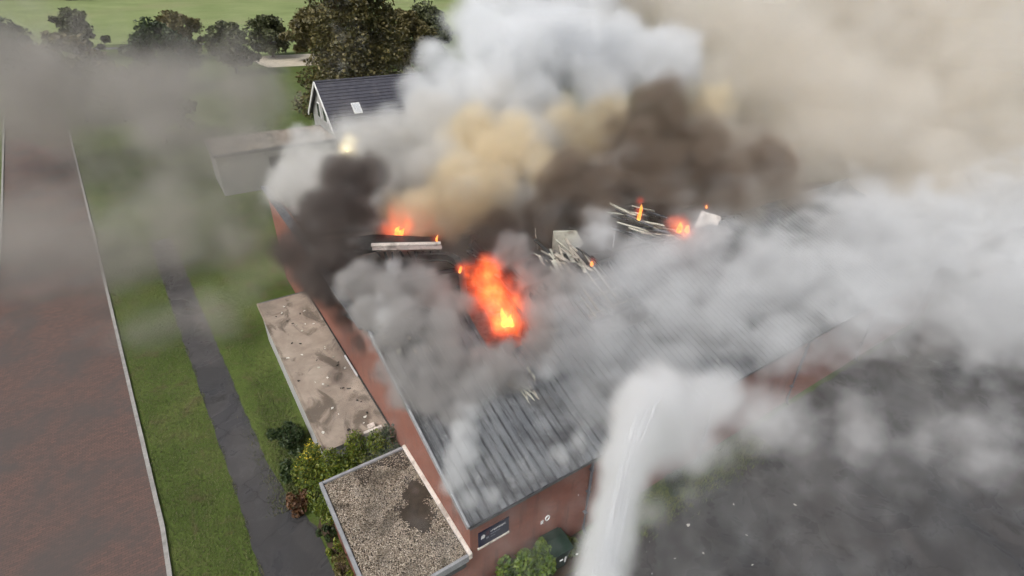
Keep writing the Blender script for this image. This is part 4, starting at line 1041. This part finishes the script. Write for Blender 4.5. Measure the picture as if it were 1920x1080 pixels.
smoke('roof_smoke', 'thin grey smoke creeping over the ribbed roof', [(2.5, 4.8, 6.2, 1.11, 1.11, 1.06, 1.00), (5.5, 4.8, 6.3, 1.07, 1.07, 1.02, 1.10), (6.5, 4.1, 6.1, 1.65, 1.65, 1.57, 1.20), (8.8, 4.4, 6.2, 2.55, 2.55, 2.42, 1.30), (7.3, 2.8, 5.7, 1.92, 1.92, 1.83, 1.30), (5.6, 2.9, 5.6, 1.42, 1.42, 1.35, 1.20), (10.6, 3.1, 5.8, 2.74, 2.74, 2.60, 1.30), (11.8, 1.5, 5.2, 2.23, 2.23, 2.12, 1.30), (11.3, 5.1, 6.6, 2.40, 2.40, 2.28, 1.30), (10.6, 7.2, 7.1, 1.78, 1.78, 1.69, 1.10), (13.8, 4.6, 6.4, 2.67, 2.67, 2.54, 1.30), (13.9, 2.5, 5.5, 2.55, 2.55, 2.43, 1.30), (9.6, 1.2, 5.0, 1.80, 1.80, 1.71, 1.20), (0.4, 6.7, 6.8, 0.67, 0.67, 0.63, 1.30), (5.0, 1.0, 4.9, 1.06, 1.06, 1.01, 1.30), (4.8, 2.8, 5.5, 1.01, 1.01, 0.96, 1.20), (2.3, 3.2, 5.6, 0.90, 0.90, 0.85, 1.20), (8.2, 2.0, 5.3, 1.63, 1.63, 1.55, 1.30), (6.7, 1.3, 5.0, 1.34, 1.34, 1.28, 1.30), (3.9, 3.2, 5.6, 0.94, 0.94, 0.89, 1.10), (16.1, 5.2, 6.9, 1.88, 1.88, 1.78, 1.10), (5.2, 1.8, 5.1, 0.99, 0.99, 0.94, 1.10), (16.9, 2.3, 5.8, 3.58, 3.58, 3.40, 1.20), (18.9, 0.0, 5.2, 4.24, 4.24, 4.03, 1.20), (25.2, -0.1, 5.7, 5.12, 5.12, 4.87, 1.10), (25.9, -3.1, 4.6, 5.24, 5.24, 4.98, 1.10), (14.0, 0.0, 4.8, 2.25, 2.25, 2.13, 1.10), (32.1, -1.8, 5.6, 6.38, 6.38, 6.06, 1.10), (23.7, 2.0, 6.4, 4.39, 4.39, 4.17, 1.10)], 0.22, (0.88, 0.885, 0.89), 0.6, scale=1.4, amp=1.0, warp=0.22, thresh=0.14, soft=0.5, seed=7, billow=0.25, squash=(0.6, 0.9, 1.4))
smoke('sooty_smoke', 'darker sooty smoke curling over the roof near the verge', [(0.8, 9.3, 6.9, 1.23, 1.23, 1.17, 1.60), (1.4, 8.0, 6.9, 1.38, 1.38, 1.31, 1.50), (2.5, 7.7, 6.8, 1.40, 1.40, 1.33, 1.40), (2.8, 6.2, 6.7, 1.17, 1.17, 1.11, 1.30), (0.2, 7.2, 6.8, 1.02, 1.02, 0.97, 1.50), (1.0, 6.1, 6.7, 1.28, 1.28, 1.21, 1.50), (1.9, 5.5, 6.5, 1.29, 1.29, 1.22, 1.40), (0.2, 9.2, 6.9, 1.03, 1.03, 0.98, 1.60), (-0.1, 4.9, 6.2, 0.78, 0.78, 0.74, 1.60), (0.8, 4.9, 6.2, 1.07, 1.07, 1.01, 1.60), (1.7, 4.5, 6.1, 1.14, 1.14, 1.08, 1.60), (2.5, 4.0, 5.9, 0.98, 0.98, 0.93, 1.40), (3.4, 3.8, 5.8, 1.00, 1.00, 0.95, 1.30), (-0.1, 4.0, 5.9, 0.81, 0.81, 0.77, 1.70), (0.4, 3.3, 5.7, 0.75, 0.75, 0.72, 1.60), (0.9, 3.7, 5.9, 1.03, 1.03, 0.98, 1.70), (1.6, 3.1, 5.6, 0.93, 0.93, 0.88, 1.60), (2.4, 3.5, 5.8, 1.07, 1.07, 1.01, 1.60), (3.3, 3.2, 5.6, 1.03, 1.03, 0.98, 1.50), (0.8, 2.7, 5.4, 0.65, 0.65, 0.62, 1.40), (0.2, 5.7, 6.6, 0.97, 0.97, 0.92, 1.70), (5.6, 4.6, 6.2, 1.01, 1.01, 0.96, 1.30), (6.7, 5.4, 6.5, 1.37, 1.37, 1.30, 1.30), (4.9, 3.6, 5.8, 1.14, 1.14, 1.09, 1.30), (6.8, 8.3, 7.1, 1.36, 1.36, 1.29, 1.20), (7.6, 5.7, 6.6, 1.28, 1.28, 1.22, 1.20), (6.5, 6.2, 6.9, 1.20, 1.20, 1.14, 1.20), (3.0, 9.8, 6.7, 0.86, 0.86, 0.82, 1.00)], 0.2, (0.6, 0.58, 0.565), 2.0, scale=1.1, amp=0.95, warp=0.2, thresh=0.16, soft=0.5, seed=8, billow=0.4, contrast=0.95)
smoke('white_steam', 'white steam and smoke wisps rising off the front roof sheets', [(1.4, 2.5, 5.5, 0.65, 0.65, 0.62, 1.40), (0.9, 1.9, 5.3, 0.73, 0.73, 0.69, 1.50), (0.5, 1.4, 5.1, 0.76, 0.76, 0.72, 1.50), (0.1, 0.9, 4.8, 0.69, 0.69, 0.66, 1.40), (0.2, 0.3, 4.5, 0.59, 0.59, 0.56, 1.30), (0.8, 0.2, 4.4, 0.46, 0.46, 0.44, 1.20), (1.5, 0.2, 4.4, 0.43, 0.43, 0.40, 1.20), (2.3, 0.2, 4.4, 0.44, 0.44, 0.41, 1.20), (3.3, 0.2, 4.4, 0.50, 0.50, 0.47, 1.20), (4.1, 0.3, 4.5, 0.56, 0.56, 0.53, 1.20), (3.7, 2.7, 5.4, 0.54, 0.54, 0.51, 1.20), (4.5, 2.7, 5.4, 0.61, 0.61, 0.58, 1.20), (0.8, 4.5, 6.0, 0.42, 0.42, 0.40, 1.10), (0.4, 6.5, 6.9, 0.72, 0.72, 0.68, 1.40), (0.6, 7.6, 6.9, 0.63, 0.63, 0.60, 1.30), (2.1, 9.9, 6.9, 0.65, 0.65, 0.62, 1.20), (12.1, 9.0, 7.4, 0.99, 0.99, 0.94, 1.20), (11.1, 7.4, 7.2, 1.08, 1.08, 1.02, 1.20)], 0.14, (0.95, 0.955, 0.955), 2.0, scale=0.8, amp=0.9, warp=0.15, thresh=0.18, soft=0.6, seed=14, billow=0.35)

# ------------------------------------------------------------------ flames
def emission(name, colour, strength):
    mt, n, out = new_mat(name)
    e = n.nodes.new('ShaderNodeEmission')
    c = ramp(n, noise(n, wpos(n), 4.0, 3), [(0.3, colour[0]), (0.7, colour[1])])
    n.links.new(c, e.inputs[0]); e.inputs[1].default_value = strength
    n.links.new(e.outputs[0], out.inputs['Surface'])
    return mt
M['flame_core'] = emission('flame_core', ((1.0, 0.2, 0.03), (1.0, 0.48, 0.1)), 1.6)
M['pale_glow'] = emission('pale_glow', ((1.0, 0.85, 0.4), (1.0, 0.95, 0.6)), 1.2)
ORANGE = [(0.0, (1.0, 0.09, 0.03)), (0.45, (1.0, 0.13, 0.03)), (0.8, (1.0, 0.24, 0.05)), (1.0, (1.0, 0.42, 0.09))]
RED = [(0.0, (1.0, 0.07, 0.035)), (1.0, (1.0, 0.12, 0.04))]
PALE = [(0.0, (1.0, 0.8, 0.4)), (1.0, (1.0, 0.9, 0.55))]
def tongue(h, r, lean, seed):
    rr_ = random.Random(seed)
    q = MB(); pts, rad = [], []
    for k in range(9):
        t = k / 8
        pts.append((lean[0] * t + 0.12 * h * math.sin(t * 5 + seed) * t, lean[1] * t + 0.1 * h * math.cos(t * 4 + seed * 2) * t, h * t - 0.1 * h))
        rad.append(r * (math.sin(math.pi * min(1, 0.25 + 0.75 * t)) ** 0.8) * rr_.uniform(0.75, 1.15) + 0.004)
    return q.tube(pts, rad, 9)
def fire(label, blobs, strength, ramp_=ORANGE, tongues=(), group=None, core='flame_core', voxel=0.09, seed=0.0, scale=0.55, power=1.0):
    bx, by, bz = blobs[0][:3]
    root = empty('fire', (bx, by, bz)); tag(root, label, 'fire', group)
    loc_b = [(b[0] - bx, b[1] - by, b[2] - bz) + tuple(b[3:]) for b in blobs]
    o = smoke('flame_glow', None, loc_b, voxel, (0.6, 0.4, 0.3), 0.12, scale=scale, amp=0.6, warp=0.16, thresh=0.1, soft=0.95, seed=seed, kind='stuff', cat=None, emit=(ramp_, 0, strength, power), parent=root, billow=0.3, squash=(1, 1, 0.5), contrast=0.4)
    for k, (dx, dy, dz, h, r, lean) in enumerate(tongues):
        t = tongue(h, r, lean, k + seed).build('flame', core, root, smooth=True)
        t.location = (dx, dy, dz)
    return root
fire('large orange fire bursting through the ribbed roof near the ridge', [(4.7, 5.6, 5.9, 1.10, 1.10, 1.04, 1.20), (4.8, 5.3, 5.9, 0.85, 0.85, 0.81, 1.10), (4.8, 6.2, 6.2, 1.30, 1.30, 1.23, 1.00), (4.9, 6.9, 6.4, 1.39, 1.39, 1.32, 1.00), (5.2, 7.7, 6.7, 1.17, 1.17, 1.11, 1.00), (5.5, 8.3, 6.9, 0.73, 0.73, 0.69, 1.00), (4.6, 7.7, 6.5, 0.90, 0.90, 0.86, 0.80), (5.4, 6.1, 6.2, 1.06, 1.06, 1.01, 0.80), (4.8, 8.5, 6.7, 0.59, 0.59, 0.56, 0.70), (4.9, 6.5, 6.3, 2.51, 2.51, 2.38, 0.52), (4.7, 5.4, 5.8, 1.94, 1.94, 1.84, 0.52)], 1.9, tongues=((0.0, 0, -0.25, 0.8, 0.13, (0.05, 0.1)), (0.3, -0.1, -0.3, 0.55, 0.1, (-0.05, 0.05)), (0.15, 0.0, -0.3, 0.4, 0.14, (0.1, 0.0))), seed=1)
fire('orange fire behind the pale edge board of the rear roof', [(4.1, 14.6, 6.1, 0.79, 0.79, 0.75, 1.00), (4.6, 14.3, 6.2, 0.95, 0.95, 0.90, 0.80), (3.8, 15.0, 6.2, 0.71, 0.71, 0.68, 0.70), (4.3, 14.5, 6.4, 2.04, 2.04, 1.94, 0.52), (5.1, 13.8, 6.6, 1.56, 1.56, 1.48, 0.40)], 1.5, tongues=((0, 0, -0.2, 0.45, 0.12, (0.2, 0)), (0.25, 0, -0.25, 0.35, 0.12, (0.15, 0))), seed=2)
fire('faint narrow flame at the end of the pale edge board', [(5.4, 12.7, 6.2, 0.46, 0.46, 0.44, 1.00), (5.6, 12.8, 6.6, 0.34, 0.34, 0.33, 0.80)], 0.9, RED, ((0, 0, -0.2, 0.4, 0.05, (0, 0)),), seed=3)
fire('small orange flame under the bent steel beam', [(4.8, 9.3, 6.3, 0.41, 0.41, 0.39, 1.00), (4.8, 8.8, 6.2, 0.34, 0.34, 0.32, 0.90)], 2.2, tongues=((0, 0, -0.15, 0.3, 0.07, (0.05, 0)),), seed=4)
fire('tiny red fire among the exposed battens', [(9.0, 5.7, 7.1, 0.29, 0.29, 0.28, 1.00)], 2.6, RED, ((0, 0, -0.1, 0.22, 0.06, (0, 0)),), seed=5)
fire('tall thin red flame above the heap of broken boards', [(13.5, 7.6, 7.8, 0.34, 0.34, 0.32, 1.00), (13.7, 7.8, 8.2, 0.30, 0.30, 0.29, 0.90), (13.4, 7.5, 7.6, 0.30, 0.30, 0.29, 0.90)], 2.6, RED, ((0, 0, -0.45, 0.85, 0.09, (0.03, 0)),), seed=6)
fire('pinkish-orange fire at the ridge beside the white upright panel', [(14.1, 5.7, 7.6, 0.79, 0.79, 0.75, 1.00), (14.1, 5.3, 7.5, 0.64, 0.64, 0.61, 1.00), (14.1, 6.0, 7.7, 0.51, 0.51, 0.48, 0.90)], 1.8, tongues=((0, 0, -0.3, 0.5, 0.14, (0.1, 0)), (0.3, -0.2, -0.3, 0.35, 0.12, (0.1, 0))), seed=7)
fire('tiny red ember glowing in dark smoke beyond the white panel', [(16.2, 6.0, 8.0, 0.19, 0.19, 0.18, 1.00)], 2.6, RED, ((0, 0, -0.1, 0.16, 0.04, (0, 0)),), seed=8)
fire('pale yellow glowing patch in the white smoke before the outbuilding', [(3.5, 18.9, 9.1, 0.91, 0.91, 0.86, 1.00), (3.9, 19.3, 9.5, 0.71, 0.71, 0.67, 0.90)], 0.9, PALE, ((0, 0, -0.1, 0.2, 0.05, (0.05, 0)),), core='pale_glow', seed=9)  # bright pale smoke patch, its light put in as emission

# ------------------------------------------------------------------ water jet and spray
JP = [(-2.55, -6.91, 13.22, 0.19), (-2.44, -6.82, 13.06, 0.20), (-2.32, -6.73, 12.91, 0.21), (-2.20, -6.63, 12.76, 0.22), (-2.08, -6.54, 12.62, 0.23), (-1.88, -6.39, 12.43, 0.24), (-1.68, -6.23, 12.25, 0.25), (-1.47, -6.07, 12.08, 0.26), (-1.26, -5.91, 11.92, 0.27), (-0.95, -5.67, 11.66, 0.28), (-0.64, -5.42, 11.42, 0.30), (-0.31, -5.17, 11.20, 0.31), (0.02, -4.91, 10.99, 0.33), (0.34, -4.67, 10.75, 0.35), (0.67, -4.42, 10.53, 0.37), (1.01, -4.17, 10.32, 0.39), (1.36, -3.92, 10.12, 0.41), (1.73, -3.66, 9.84, 0.44), (2.10, -3.40, 9.57, 0.48), (2.48, -3.14, 9.32, 0.51), (2.87, -2.88, 9.07, 0.54), (3.30, -2.64, 8.74, 0.59), (3.73, -2.39, 8.42, 0.65), (4.18, -2.15, 8.10, 0.70)]
wj = empty('water_jet', JP[0][:3]); tag(wj, 'thick white jet of water arching onto the hall roof', 'water jet')
o0 = Vector(JP[0][:3])
mt, n, out = new_mat('aerated_water')
b_ = bsdf(n, out, ramp(n, noise(n, wpos(n), 6, 5), [(0.3, (0.86, 0.865, 0.87)), (0.7, (0.93, 0.93, 0.93))]), 0.7, noise(n, wpos(n), 16, 5), 0.4, 0.05)
M['aerated'] = mt
wr = random.Random(5)
q = MB()                                   # ragged ropes of water that part as the jet flies on
ax_ = (Vector(JP[-1][:3]) - o0).normalized(); sd_ = ax_.cross(Vector((0, 0, 1))).normalized(); up_ = sd_.cross(ax_)
for k in range(240):
    i0 = wr.randint(0, len(JP) - 9) if k > 40 else 0
    i1 = min(len(JP) - 2, i0 + wr.randint(4, 12))
    a_, f_ = wr.uniform(0, 6.28), min(0.5, abs(wr.gauss(0, 0.18)))
    pts, rad = [], []
    for i in range(i0, i1 + 1):
        p = JP[i]; a_ += wr.uniform(-0.12, 0.12); t = (i - i0) / (i1 - i0)
        pts.append(Vector(p[:3]) - o0 + (sd_ * math.cos(a_) + up_ * math.sin(a_)) * p[3] * (f_ + 0.12 * t) + Vector((wr.gauss(0, 1), wr.gauss(0, 1), wr.gauss(0, 1))) * 0.02 * p[3])
        rad.append(p[3] * wr.uniform(0.025, 0.06) * (0.25 + math.sin(math.pi * (0.12 + 0.86 * t))))
    q.tube(pts, rad, 5)
tag(q.build('stream', 'aerated', wj, smooth=True), kind='stuff')
smoke('mist', None, [(p[0] - o0.x, p[1] - o0.y, p[2] - o0.z, p[3] * (1.4 + 0.025 * i), p[3] * (1.4 + 0.025 * i), p[3] * (1.4 + 0.025 * i), 1.3 - 0.034 * i) for i, p in enumerate(JP)], 0.09, (0.996, 0.996, 0.996), 9.0, scale=0.6, amp=0.4, warp=0.06, thresh=0.1, soft=1.0, seed=12, kind='stuff', cat=None, parent=wj, billow=0.2)
D_ = []
for p in JP:
    m_ = 22
    d = rng.normal(size=(m_, 3)) * p[3] * 0.6
    D_.append(np.array(p[:3]) - np.array(o0) + d)
D_ = np.concatenate(D_)
tag(link('droplets', leaves_mesh('droplets', D_, 0.007, 2.5), 'aerated', wj), kind='stuff')
smoke('water_spray', 'white water spray spreading where the jet hits the roof', [(3.9, -1.9, 8.1, 0.89, 0.89, 0.85, 1.70), (5.0, -1.6, 7.6, 1.09, 1.09, 1.03, 1.70), (6.3, -1.5, 6.9, 1.28, 1.28, 1.21, 1.50), (7.6, -1.7, 6.0, 1.36, 1.36, 1.29, 1.30), (4.4, -2.5, 7.6, 1.05, 1.05, 1.00, 1.50), (5.4, -2.6, 6.5, 1.09, 1.09, 1.03, 1.10), (9.4, -1.3, 5.3, 1.24, 1.24, 1.18, 1.00), (6.3, -2.1, 6.1, 1.16, 1.16, 1.10, 1.00), (3.7, -3.0, 7.4, 0.86, 0.86, 0.82, 0.90), (5.6, -2.6, 5.7, 1.12, 1.12, 1.07, 0.70), (7.0, -2.6, 5.2, 1.20, 1.20, 1.14, 0.70), (2.1, -4.1, 8.2, 0.66, 0.66, 0.63, 0.60), (4.3, -3.6, 6.1, 0.91, 0.91, 0.87, 0.45), (10.2, -2.4, 4.5, 2.43, 2.43, 2.31, 0.50), (14.7, -3.9, 2.8, 3.60, 3.60, 3.42, 0.36), (20.3, -6.3, 0.9, 4.29, 4.29, 4.08, 0.36)], 0.16, (0.996, 0.996, 0.996), 1.3, scale=1.8, amp=0.4, warp=0.4, thresh=0.1, soft=0.6, seed=13, billow=0.2, cat='spray')
